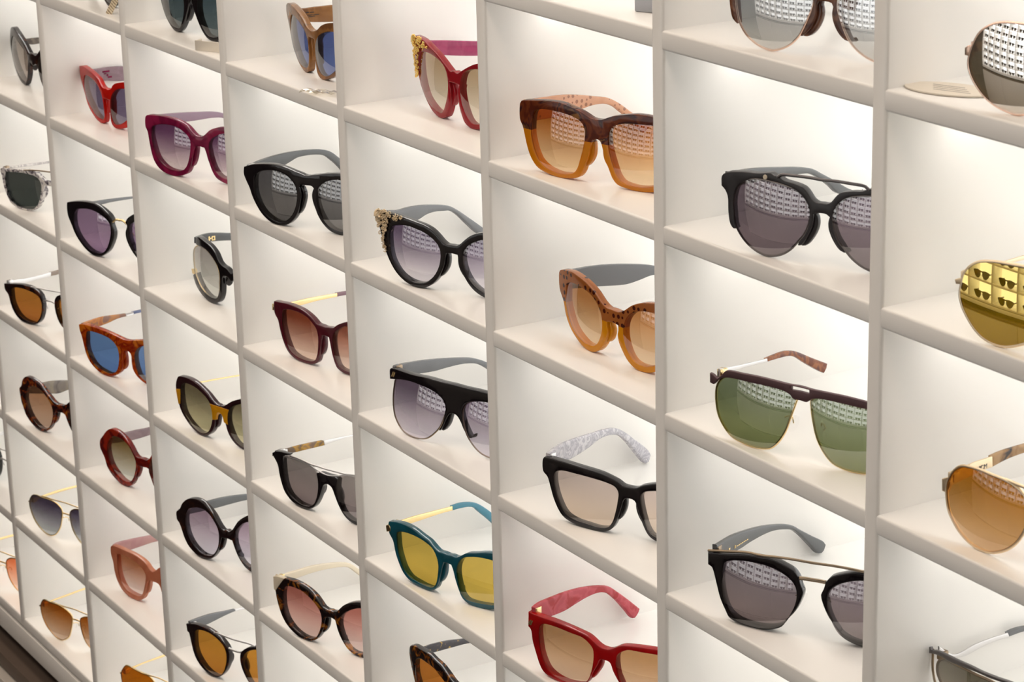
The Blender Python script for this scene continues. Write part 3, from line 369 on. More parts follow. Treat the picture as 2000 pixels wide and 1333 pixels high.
'2S6':{'o': (330.0, 28.3, -716.8), 'a': 19.15, 'hw': 71.2, 'inw': 8, 'span': '0,397 -4,393 -40,410 -93,456 -167,485 -291,505 -434,506 -589,498 -680,481 -706,457 -713,376 -682,313 -664,209 -622,115 -547,46 -449,12 -352,0 -267,10 -191,45 -150,96 -120,172 -97,245 -79,274 -44,286 0,285', 'lens': '-588,355 -585,414 -535,433 -412,446 -299,436 -211,413 -145,377 -111,331 -114,283 -137,210 -162,143 -204,82 -269,60 -363,60 -460,73 -534,128 -583,235', 'temple': [('103,482 147,490 342,469 543,438 702,409 843,352 977,198 1129,149 1260,80 1210,15 1069,88 938,173 803,309 623,348 441,357 281,363 103,376', 'temple')], 'pads': 'built', 'nose': (-7.0, 25.2)},
'2S7':{'o': (328.1, 27.4, -839.1), 'a': 18.29, 'hw': 71.5, 'inw': 8, 'lens': '-679,267 -660,309 -614,364 -565,406 -521,418 -389,422 -256,422 -155,420 -95,387 -72,336 -88,228 -138,131 -207,57 -279,20 -372,8 -470,32 -567,93 -643,160 -673,217', 'bars': [('-440,422 -255,425 -129,434 0,445', 0.7, 'metal'), ('-71,343 0,354', 0.9, 'metal')], 'halfs': [('-717,277 -670,284 -660,260 -713,254', 'metal', 2)], 'temple': [('104,296 218,299 356,297 623,289 720,283 870,124 920,109 950,80 900,15 873,60 857,111 719,263 630,266 355,281 224,276 104,276', 'metal')], 'wire': 0.8, 'pads': 'wire', 'nose': (-7.2, 23.2)},
'1S2':{'o': (93.6, 35.1, -230.6), 'a': 3.58, 'hw': 71.5, 'inw': 8, 'span': '0,368 -70,358 -117,382 -200,441 -308,491 -432,533 -541,556 -641,529 -715,443 -744,349 -721,280 -659,186 -575,101 -456,34 -342,2 -263,0 -210,35 -147,124 -121,206 -97,261 -64,266 0,243', 'lens': '-680,345 -634,426 -554,461 -439,449 -313,412 -215,376 -140,337 -125,282 -141,202 -169,120 -205,57 -256,30 -330,46 -452,108 -568,181 -653,260', 'temple': [('103,504 229,395 311,390 383,387 475,370 606,279 943,194 1260,80 1210,15 888,125 576,257 460,324 382,323 289,325 103,406', 'temple')], 'pads': 'built', 'nose': (-7.4, 24.4)},
'1S3':{'o': (132.3, 30.7, -353.1), 'a': 31.95, 'hw': 71.7, 'inw': 15, 'ring': '-711,397 -638,403 -503,417 -387,427 -252,434 -187,410 -141,375 -101,343 -94,304 -109,267 -132,198 -156,129 -191,68 -240,27 -288,10 -342,1 -437,0 -521,17 -593,47 -632,100 -663,162 -687,230 -700,327 -716,361', 'lens': '-640,336 -629,373 -557,381 -464,388 -391,393 -320,390 -241,382 -187,365 -152,325 -144,272 -159,209 -183,135 -224,72 -281,25 -357,18 -446,24 -524,45 -588,92 -623,168 -644,255', 'bars': [('-364,423 -195,440 0,441', 0.8, 'metal')], 'halfs': [('-106,347 -9,345 -15,292 -100,295', 'frame', 3.5)], 'temple': [('104,411 253,388 474,363 747,325 846,313 1018,188 1149,144 1260,80 1210,15 1096,87 991,170 830,284 745,307 521,330 283,367 104,389', 'temple')], 'pads': 'built', 'nose': (-14.4, 21.6)},
'1S4':{'o': (125.9, 18.3, -475.4), 'a': 24.85, 'hw': 71.6, 'inw': 10, 'ring': '-711,367 -557,395 -389,419 -274,418 -187,402 -119,371 -89,329 -81,279 -86,205 -104,141 -132,85 -181,37 -267,4 -359,0 -461,17 -538,58 -590,115 -623,186 -647,259 -703,306', 'lens': '-583,272 -579,331 -545,356 -435,374 -325,373 -222,360 -145,331 -111,290 -105,223 -124,147 -161,84 -217,38 -309,29 -401,41 -485,77 -543,139 -577,200', 'bars': [('-244,418 -85,422 0,421', 0.7, 'metal'), ('-87,286 -29,305 0,304', 1.0, 'metal')], 'temple': [('104,392 181,386 427,355 706,345 701,300 456,311 301,316 104,346', 'metal'), ('706,345 796,339 896,330 1082,183 1181,141 1260,80 1210,15 1123,84 1046,165 878,292 791,294 701,300', 'temple')], 'pads': 'wire', 'nose': (-10.5, 20.6)},
'1S5':{'o': (124.5, 21.1, -595.9), 'a': 21.64, 'hw': 70.7, 'inw': 8, 'span': '0,365 -53,367 -95,385 -158,431 -223,481 -297,529 -394,556 -480,571 -555,559 -621,503 -652,436 -698,397 -692,312 -682,255 -651,198 -614,127 -539,66 -454,23 -370,0 -294,3 -216,40 -162,94 -119,161 -88,232 -72,270 -33,283 0,282', 'lens': '-588,290 -572,364 -528,434 -449,479 -361,489 -273,465 -207,421 -151,368 -120,305 -117,236 -143,156 -186,88 -256,40 -331,34 -413,63 -494,119 -556,196', 'temple': [('102,428 365,382 509,364 703,318 813,283 964,136 1014,115 1044,80 994,15 957,63 929,118 785,202 699,207 585,203 481,227 102,339', 'temple')], 'pads': 'built', 'nose': (-6.5, 24.5)},
'1S6':{'o': (117.5, 20.7, -716.8), 'a': 19.96, 'hw': 71.5, 'inw': 10, 'lens': '-677,277 -659,323 -623,364 -581,395 -505,414 -434,418 -333,425 -215,425 -127,406 -73,369 -61,321 -74,247 -98,171 -145,100 -205,45 -272,16 -338,8 -403,15 -484,45 -566,92 -629,159 -666,224', 'bars': [('-434,421 -357,434 -174,445 0,453', 0.7, 'metal'), ('-61,321 0,323', 0.9, 'metal')], 'halfs': [('-714,288 -660,315 -653,292 -707,273', 'metal', 2)], 'temple': [('103,309 260,309 441,308 697,289 798,278 964,131 1014,113 1044,80 994,15 967,59 950,109 790,254 695,264 438,280 276,284 103,287', 'metal')], 'wire': 0.8, 'pads': 'wire', 'nose': (-6.1, 23.4)},
'1S7':{'o': (118.8, 21.5, -839.1), 'a': 19.72, 'hw': 71.5, 'inw': 9, 'lens': '-662,292 -646,329 -604,380 -563,398 -480,404 -383,413 -283,422 -190,408 -117,386 -70,353 -64,307 -76,242 -100,168 -139,94 -200,46 -276,11 -333,8 -408,18 -482,50 -557,91 -613,147 -651,211', 'bars': [('-426,416 -299,423 -180,431 0,443', 0.7, 'metal'), ('-64,314 0,320', 0.9, 'metal')], 'halfs': [('-714,282 -661,313 -659,277 -706,269', 'metal', 2)], 'temple': [('103,305 218,303 438,299 683,293 804,282 974,131 1024,113 1054,80 1004,15 977,60 960,112 796,258 687,273 436,278 241,285 103,284', 'metal')], 'wire': 0.8, 'pads': 'wire', 'nose': (-6.4, 23.2)}}

# ------------------------------------------------------------------ the room
S = 0.210; H = 0.121611; T = 0.01218
YO = -1.75          # front plane of the display wall across the aisle
FZ = -1.30; CZ = 1.30
XL, XR = -3.4, 4.2
def struct(name, lo, hi, mat):
    o = box(name, lo, hi, mat); tag(o, kind='structure'); return o
struct('floor', (XL, YO-.4, FZ-.05), (XR, .4, FZ), FLOORM)
struct('ceiling', (XL, YO-.4, CZ), (XR, .4, CZ+.05), CEILM)
struct('wall_back', (XL, .30, FZ), (XR, .40, CZ), PAINT)
struct('wall_front', (XL, YO-.40, FZ), (XR, YO-.30, CZ), PAINT)
struct('wall_left', (XL-.1, YO-.4, FZ), (XL, .4, CZ), PAINT)
struct('wall_right', (XR, YO-.4, FZ), (XR+.1, .4, CZ), PAINT)

# ------------------------------------------------------------------ display units
DX = {1: .00163, 2: -.00094, 3: -.00046, 4: -.00201, 5: .00092, 6: .00101, 7: -.00015}
ZF = {-3: .3770, -2: .2554, -1: .1338, 0: .0121, 1: -.1090, 2: -.2306, 3: -.3531, 4: -.4754, 5: -.5959, 6: -.7168, 7: -.8391}
DEPTH = 0.205
def display(loc, rz, k0, k1, j0, label, dx, j1=7):
    root = empty('display_shelving', loc, rz); tag(root, label, 'shelving unit')
    zt = ZF[j0]; zl = ZF[j1]
    for k in range(k0, k1+1):
        x = k*S+dx.get(k, 0)
        box('divider', (x, 0, zl-.008), (x+T, DEPTH, zt+.0004), BOARD, root, .0022, 3)
    for j in range(j0, j1+1):
        box('shelf', (k0*S+.002, .0003, ZF[j]-T), (k1*S+T-.002, DEPTH-.0005, ZF[j]), BOARD, root, .0016, 3)
    for j in range(j0, j1):
        box('led_strip', (k0*S+T, .050, ZF[j]-T-.0022), (k1*S, .056, ZF[j]-T-.0002), LEDM, root)
    box('fascia', (k0*S, .0006, zl-.041), (k1*S+T, .022, zl-T-.004), BOARD, root, .001, 2)
    box('back_panel', (k0*S, DEPTH, zl-.012), (k1*S+T, DEPTH+.006, zt), PANELM, root)
    box('recess_board', (k0*S, .034, zl-.0711), (k1*S+T, DEPTH, zl-T-.003), GAPM, root)
    return root
def base(loc, rz, x0, x1, label, j1=7):
    root = empty('base_cabinet', (loc[0], loc[1], FZ), rz); tag(root, label, 'cabinet')
    zt = ZF[j1]-.0715-FZ
    box('worktop', (x0, -.004, zt-.018), (x1, DEPTH, zt), TOPM, root, .0012, 2)
    n = int(round((x1-x0)/(3*S)))
    box('carcass', (x0, .004, .06), (x1, DEPTH, zt-.0185), BASEM, root)
    for i in range(n):
        a = x0+(x1-x0)*i/n; b = x0+(x1-x0)*(i+1)/n
        box('door', (a+.0015, -.014, .07), (b-.0015, .0035, zt-.021), BASEM, root, .001, 2)
    box('toe_kick', (x0, .03, 0), (x1, DEPTH, .0595), GAPM, root)
    return root
display((0, 0, 0), 0, -1, 9, -2, 'white backlit pigeonhole shelving filling the picture, with sunglasses in its compartments', DX)
base((0, 0, 0), 0, -S, 9*S+T, 'grey low cabinet under the white shelving at bottom left')
JB = 4
OK0, OK1 = -14, 1   # dividers of the facing unit (mirrored direction)
display((0, YO, 0), math.pi, OK0, OK1, -3, 'facing backlit pigeonhole shelving, seen only mirrored in the sunglass lenses', {}, JB)
base((0, YO, 0), math.pi, OK0*S, OK1*S+T, 'facing grey low cabinet, seen only mirrored in the lower lenses', JB)

# ------------------------------------------------------------------ eyewear
KW = 0.0017
def wrap(u): return KW*min(u*u, 7000.0)
def fmap(u, v, w): return (u, -w+wrap(u), v)
def mirror(P): return [(-x, y) for x, y in P][::-1]
def lens_mesh(name, loop, R, w0, th, mat, parent, tl=0.0):
    if area2(loop) < 0: loop = loop[::-1]
    us = [p[0] for p in loop]; vs_ = [p[1] for p in loop]
    uc = (min(us)+max(us))/2; vc = (min(vs_)+max(vs_))/2
    s0 = sum((p[0]-uc)**2+(p[1]-vc)**2 for p in loop)/len(loop)/(2*R)
    def w(u, v): return w0-KW*uc*uc-2*KW*uc*(u-uc)+s0-((u-uc)**2+(v-vc)**2)/(2*R)-tl*(v-vc)
    def nrm(u, v): return Vector((2*KW*uc+(u-uc)/R, -1, (v-vc)/R+tl)).normalized()
    vo, tris = tri_fill([loop], 3.0)
    nb = len(loop); verts = []; norms = []; faces = []
    for p in vo: verts.append((p[0], -w(p[0], p[1]), p[1])); norms.append(nrm(*p))
    m = len(vo)
    for p in vo: verts.append((p[0], -(w(p[0], p[1])-th), p[1])); norms.append(-nrm(*p))
    for a, b, c in tris:
        ax, ay = vo[b][0]-vo[a][0], vo[b][1]-vo[a][1]; bx, by = vo[c][0]-vo[a][0], vo[c][1]-vo[a][1]
        if ax*by-ay*bx < 0: b, c = c, b
        faces.append((a, b, c)); faces.append((m+a, m+c, m+b))
    s = len(verts)
    for p in loop:
        o = Vector((p[0]-uc, 0, p[1]-vc)).normalized()
        verts.append((p[0], -w(*p), p[1])); norms.append(o); verts.append((p[0], -(w(*p)-th), p[1])); norms.append(o)
    for i in range(nb):
        j = (i+1) % nb; faces.append((s+2*i, s+2*i+1, s+2*j+1, s+2*j))
    me = bpy.data.meshes.new(name); me.from_pydata([tuple(c*MM for c in v) for v in verts], [], faces)
    for f in me.polygons: f.use_smooth = True
    me.validate(); me.normals_split_custom_set_from_vertices([tuple(n) for n in norms])
    return link(name, me, mat, parent), w
def ornament(poly, mat, parent, s, rnd, th=3.5, gold=True):
    """cast scrollwork: fan of petals at the corner, curls and beads along the arms"""
    bm = bmesh.new()
    xs = [p[0] for p in poly]; ys = [p[1] for p in poly]
    cx, cy = min(xs)+4.5, max(ys)-5.5
    def put(u, v, r, sc=(1, 1, 1), ang=0, dw=0):
        x, y, z = fmap(u, v, 1.0+dw)
        rot = Matrix.Rotation(-ang, 4, 'Y')
        ball(bm, (s*-x if s > 0 else x, y, z), r, sc, 6, rot if s < 0 else Matrix.Rotation(ang, 4, 'Y'))
    for k in range(9):
        a = math.radians(95+k*11)
        for q in range(3): put(cx+math.cos(a)*(1.5+q*1.6), cy+math.sin(a)*(1.5+q*1.6), 1.25, (1.2, .8, .42), a, .4)
    put(cx+.5, cy-.5, 1.6, dw=.8)
    n = 0; tries = 0
    while n < 95 and tries < 4000:
        tries += 1
        u = rnd.uniform(min(xs), max(xs)); v = rnd.uniform(min(ys), max(ys))
        if not inside(poly, u, v): continue
        n += 1; a0 = rnd.uniform(0, 6.28); r0 = rnd.uniform(.9, 1.6)
        for k in range(7):
            a = a0+k*.75; rr = r0*(1-k*.09)
            put(u+math.cos(a)*rr, v+math.sin(a)*rr, .52, (1.1, 1, .8), a, rnd.uniform(-.2, .6))
    return finish(bm, 'filigree_ornament', mat, parent, True, 70)
def rect(x0, y0, x1, y1): return ' '.join('%d,%d' % (round(x*10), round(y*10)) for x, y in ((x0, y0), (x1, y0), (x1, y1), (x0, y1)))
MARKS = {
 '3S3': [(rect(*r), 'gold') for r in ((23.6, 47.6, 25.2, 51.6), (25.2, 49.0, 27.0, 50.2), (27.0, 47.2, 28.2, 51.4), (29.4, 47.0, 30.8, 51.2), (28.2, 50.2, 29.4, 51.3), (28.2, 47.1, 29.4, 48.2))],
 '7S3': [(rect(*r), 'gold') for r in ((25.2, 39.0, 27.0, 40.3), (32.4, 37.5, 33.0, 39.5), (33.6, 37.4, 34.2, 39.5))]+[(rect(35.4+i*2.0, 37.9, 36.9+i*2.0, 38.5), 'gold') for i in range(7)],
 '2S2': [(rect(*r), 'magenta') for r in ((30.2, 36.8, 37.6, 38.6), (31.4, 35.2, 34.0, 36.2), (34.4, 33.0, 36.0, 35.0), (35.4, 31.0, 39.6, 32.8))],
 '4S1': [(rect(*r), 'mattblack') for r in ((23.2, 37.7, 26.0, 38.5), (26.8, 37.6, 30.4, 38.3), (24.4, 35.6, 29.0, 36.0), (29.6, 35.3, 34.6, 35.8), (25.4, 34.2, 31.0, 34.6))],
}
def letters(txt, size, mat, parent, loc, rot):
    c = bpy.data.curves.new('lettering', 'FONT'); c.body = txt; c.size = size; c.extrude = .00012
    tmp = bpy.data.objects.new('lettering', c); COL.objects.link(tmp)
    dg = bpy.context.evaluated_depsgraph_get(); me = bpy.data.meshes.new_from_object(tmp.evaluated_get(dg)); me.name = 'lettering'
    bpy.data.objects.remove(tmp); me.materials.clear()
    o = link('lettering', me, mat, parent); o.location = loc; o.rotation_euler = rot
    return o
def build(key, d, st):
    o = d['o']; root = empty('sunglasses', (o[0]*MM, o[1]*MM, (o[2]+.15)*MM), math.radians(d['a']))
    tag(root, st['label'], 'sunglasses')
    metal = MET[st.get('metal', 'silver')]; fm = st.get('frame'); fm = AC[fm] if fm in AC else MET.get(fm)
    tm = st.get('temple', st.get('frame')); tm = AC[tm] if tm in AC else MET.get(tm)
    lt = st['lens']; mirr = st.get('m', .02); R = st.get('R', 105)
    hw = d['hw']; th = d.get('th', 5.6)
    lraw = parse(d['lens']); lens = catmull(lraw, True, 2.0, False)
    if area2(lens) < 0: lens = lens[::-1]
    top = max(p[1] for p in lens)
    lm = lens_mat('lens_tint', lt[0], lt[-1], mirr, min(p[1] for p in lens)+2, top-3, st.get('gc', (1, 1, 1)))
    hole = lens
    front = None
    if 'span' in d:
        half = parse(d['span']); full = half+mirror(half)[1:-1]
        outer = catmull(full, True, 1.8)
        holes = [] if d.get('nohole') else [hole, mirror(hole)]
        if 'slot' in d:
            sh = parse(d['slot']); holes.append(catmull(sh+mirror(sh)[1:-1], True, 1.5))
        front = plate('brow_bar' if (d.get('nohole') and st.get('browname')) else 'frame_front', outer, holes, th, fmap, fm, root, b=st.get('bev', .6), zoff=2.0 if 'th' in d else 0.0)
    if 'ring' in d:
        r = catmull(parse(d['ring']), True, 1.8)
        if d.get('ringspan'):
            # one piece: both rims joined by the keyhole bridge
            half = parse(d['ring'])
            for L in (r, mirror(r)): plate('lens_rim', L, [] if d.get('nohole') else [hole if L is r else mirror(hole)], th, fmap, fm, root, b=.6)
        else:
            for L, hh in ((r, hole), (mirror(r), mirror(hole))): plate('lens_rim', L, [hh], th, fmap, fm, root, b=.6)
    wl = -.6 if front or 'ring' in d else 0
    for L in (lens, mirror(lens)):
        Lx = inset(L if area2(L) > 0 else L[::-1], -.45) if not d.get('wire') else L
        lo, w = lens_mesh('lens', Lx, R, wl, 1.7, lm, root, st.get('tilt', 0.0))
        if d.get('wire'):
            tube('lens_rim', [(u, -(w(u, v)-.8), v) for u, v in L], d['wire'], metal, root, True, 8)
    if 'bars' in d:
        for i, (s, r, m) in enumerate(d['bars']):
            h = parse(s); h[-1] = (0, h[-1][1]); P = h+mirror(h)[1:]
            P = catmull(P, False, 2.0)
            nm = 'bridge' if (abs(h[0][0]) < 14) else 'top_bar'
            if key in ('4S4',): nm = 'top_bar'
            if h[0][0] < -50 and h[0][1] > 20 and len(h) > 7: nm = 'frame_wire'
            bm_ = fm if m == 'frame' else metal
            tube(nm, [(u, wrap(u)+1.4-(.8 if nm == 'top_bar' else 0), v) for u, v in P], r, bm_, root, False, 8)
    if 'halfs' in d:
        for s, m, t_ in d['halfs']:
            h = parse(s)
            for sg in (-1, 1):
                if m == 'ornament':
                    ornament(h, MET[st.get('orn', 'brightgold')], root, sg, random.Random(hash_(key)+(sg > 0)))
                    continue
                mat = {'metal': metal, 'gold': MET['gold'], 'cream': AC['cream'], 'yellow': AC['yellow'], 'frame': fm}[m]
                P = catmull(h, True, 1.4)
                if sg > 0: P = mirror(P)
                nm = {'metal': 'endpiece', 'gold': 'endpiece', 'cream': 'endpiece', 'yellow': 'colour_inlay', 'frame': 'endpiece'}[m]
                plate(nm, P, [], t_, fmap, mat, root, b=.5, zoff=.35 if m != 'metal' else -.3)
    if 'dots' in d:
        for s, r, m in d['dots']:
            p = parse(s)[0]
            mt = MET['gold'] if m == 'gold' else AC['cream']
            for sg in (1, -1):
                bm = bmesh.new(); x, y, z = fmap(p[0], p[1], 0)
                if m == 'gold':
                    for q in (-.8, .8):
                        M = Matrix.Translation(Vector((sg*(x+q*1.0), y-.2, z))*MM) @ Matrix.Rotation(sg*math.radians(25), 4, 'Y') @ Matrix.Diagonal((1.1*MM, .7*MM, 4.2*MM, 1))
                        bmesh.ops.create_cube(bm, size=1, matrix=M)
                else:
                    bmesh.ops.create_cone(bm, cap_ends=True, segments=14, radius1=r*MM, radius2=r*.8*MM, depth=.8*MM, matrix=Matrix.Translation(Vector((sg*x, y-.2, z))*MM) @ Matrix.Rotation(math.pi/2, 4, 'X'))
                finish(bm, 'rivet', mt, root, False)
    # temples
    inw = d['inw']
    def uh(dd): s = max(0, min(dd, 150))/130; return hw-4.5-inw*(.4*s+.6*s*s)
    tl = d.get('temple')
    hy = top-3
    if tl == 'acetate':
        tl = [(' '.join('%d,%d' % (a*10, b*10) for a, b in [(7, hy+3), (40, hy+5), (75, hy+5), (95, hy+3), (108, hy-4), (122, 20), (133, 8), (128, .8), (120, 4), (106, 20), (95, hy-9), (80, hy-5), (40, hy-8), (7, hy-10)]), 'temple')]
    elif tl == 'wire':
        tl = [(' '.join('%d,%d' % (a*10, b*10) for a, b in [(7, hy-12), (40, hy-10), (75, hy-9), (98, hy-11), (112, hy-18), (124, 15), (134, 5), (130, .8), (122, 6), (108, hy-22), (96, hy-15), (75, hy-12), (40, hy-13), (7, hy-15)]), 'metal')]
    for sg in (-1, 1):
        base_ = None
        def tmap(dd, z, w, sg=sg): return (sg*(uh(dd)-w), dd+0.0, z)
        for i, (s, m) in enumerate(tl):
            P = catmull(parse(s), True, 2.6)
            mats = st.get('tmats')
            mat = (AC[mats[i]] if mats[i] in AC else MET[mats[i]]) if mats else {'temple': tm, 'metal': metal, 'cream': AC['cream'], 'frame': fm}[m]
            thin = mat.name.endswith('metal') and (mat in MET.values())
            nm = 'temple' if i == 0 else 'temple_tip'
            ob = plate(nm, P, [], 1.3 if thin else 3.4, tmap, mat, base_ if base_ else root, b=.35 if thin else .8, bb=.35 if thin else .8, grid=5.0, smooth_angle=50)
            if i == 0: base_ = ob
        for s, m in (MARKS.get(key, []) if sg < 0 else []):
            plate('printed_mark', parse(s), [], .45, tmap, AC[m] if m in AC else MET[m], base_, b=.05, bb=.05, grid=0, zoff=.3)
        if sg < 0 and key == '8S2':
            letters('MCM', .0040, MET['gun'], base_, (-(uh(38)-.1)*MM, .0325, .0301), (math.pi/2, 0, math.pi/2))
        zs = [p for p in parse(tl[0][0]) if p[0] < 30]
        hz = sum(p[1] for p in zs)/max(1, len(zs)) if zs else hy
        y0 = wrap(hw-4)+3.4
        box('hinge', (sg*(hw-6.5)*MM, y0*MM, (hz-2.6)*MM), (sg*(hw-2.2)*MM, (y0+5.5)*MM, (hz+2.6)*MM), metal, root, .0004, 2)
    # nose pads
    nose_path = None
    if 'span' in d:
        hp = catmull(parse(d['span']), False, 1.6)[::-1]
        q = [hp[0]]
        for p in hp[1:]:
            if p[1] > q[-1][1]+.3 or p[0] < -26: break
            q.append(p)
        tp = max(p[1] for p in hp)
        q = [p for p in q if p[0] < -3.2 and p[1] > .2*tp]
        if len(q) >= 6: nose_path = q
    nu, nv = d['nose']
    for sg in (-1, 1):
        if d['pads'] == 'built' and nose_path:
            # moulded flange along the nose side of the rim
            P = nose_path; n = len(P); off = []
            for i in range(n):
                a = Vector(P[max(0, i-1)]); b_ = Vector(P[min(n-1, i+1)]); t_ = (b_-a).normalized()
                nn = Vector((t_.y, -t_.x))
                if nn.x < 0: nn = -nn
                k = math.sin(math.pi*min(1, max(0, i/(n-1))))**.6
                off.append((P[i][0]+nn.x*2.6*k, P[i][1]+nn.y*2.6*k))
            L = [(p[0]-1.6, p[1]) for p in P]+off[::-1]
            L = catmull(L, True, 1.6)
            if sg > 0: L = mirror(L)
            plate('nose_pad', L, [], 5.0, fmap, fm, root, b=.9, bb=1.6, grid=3.0, zoff=-2.2, smooth_angle=80)
        elif d['pads'] == 'built':
            bm = bmesh.new()
            ball(bm, (sg*(abs(nu)-.2), 6.0, nv-1), 1.0, (1.6, 3.6, 6.5), 12, Matrix.Rotation(sg*math.radians(-14), 4, 'Y') @ Matrix.Rotation(sg*math.radians(25), 4, 'Z'))
            finish(bm, 'nose_pad', fm, root, True, 80)
        else:
            bm = bmesh.new()
            ball(bm, (sg*(abs(nu)-1.5), 7.5, nv-2), 1.0, (1.3, 3.6, 6.4), 12, Matrix.Rotation(sg*math.radians(-14), 4, 'Y') @ Matrix.Rotation(sg*math.radians(30), 4, 'Z'))
            pad = finish(bm, 'nose_pad', CLEAR, root, True, 80)
            au = abs(nu)+1.0
            tube('pad_arm', [(sg*au, 1.5, nv+3), (sg*(au-1.5), 4, nv+3.5), (sg*(au-1.8), 7, nv+2), (sg*(au-1.6), 8.2, nv-.5), (sg*(au-2.4), 7.6, nv-2)], .45, metal, root, False, 6)
    # stand it on the shelf
    lo = min(v.co.z for ch in [x for x in root.children_recursive] for v in ch.data.vertices)
    root.location.z = o[2]*MM-lo+.00006
    return root
def hash_(s): return sum(ord(c)*(i+3) for i, c in enumerate(s))

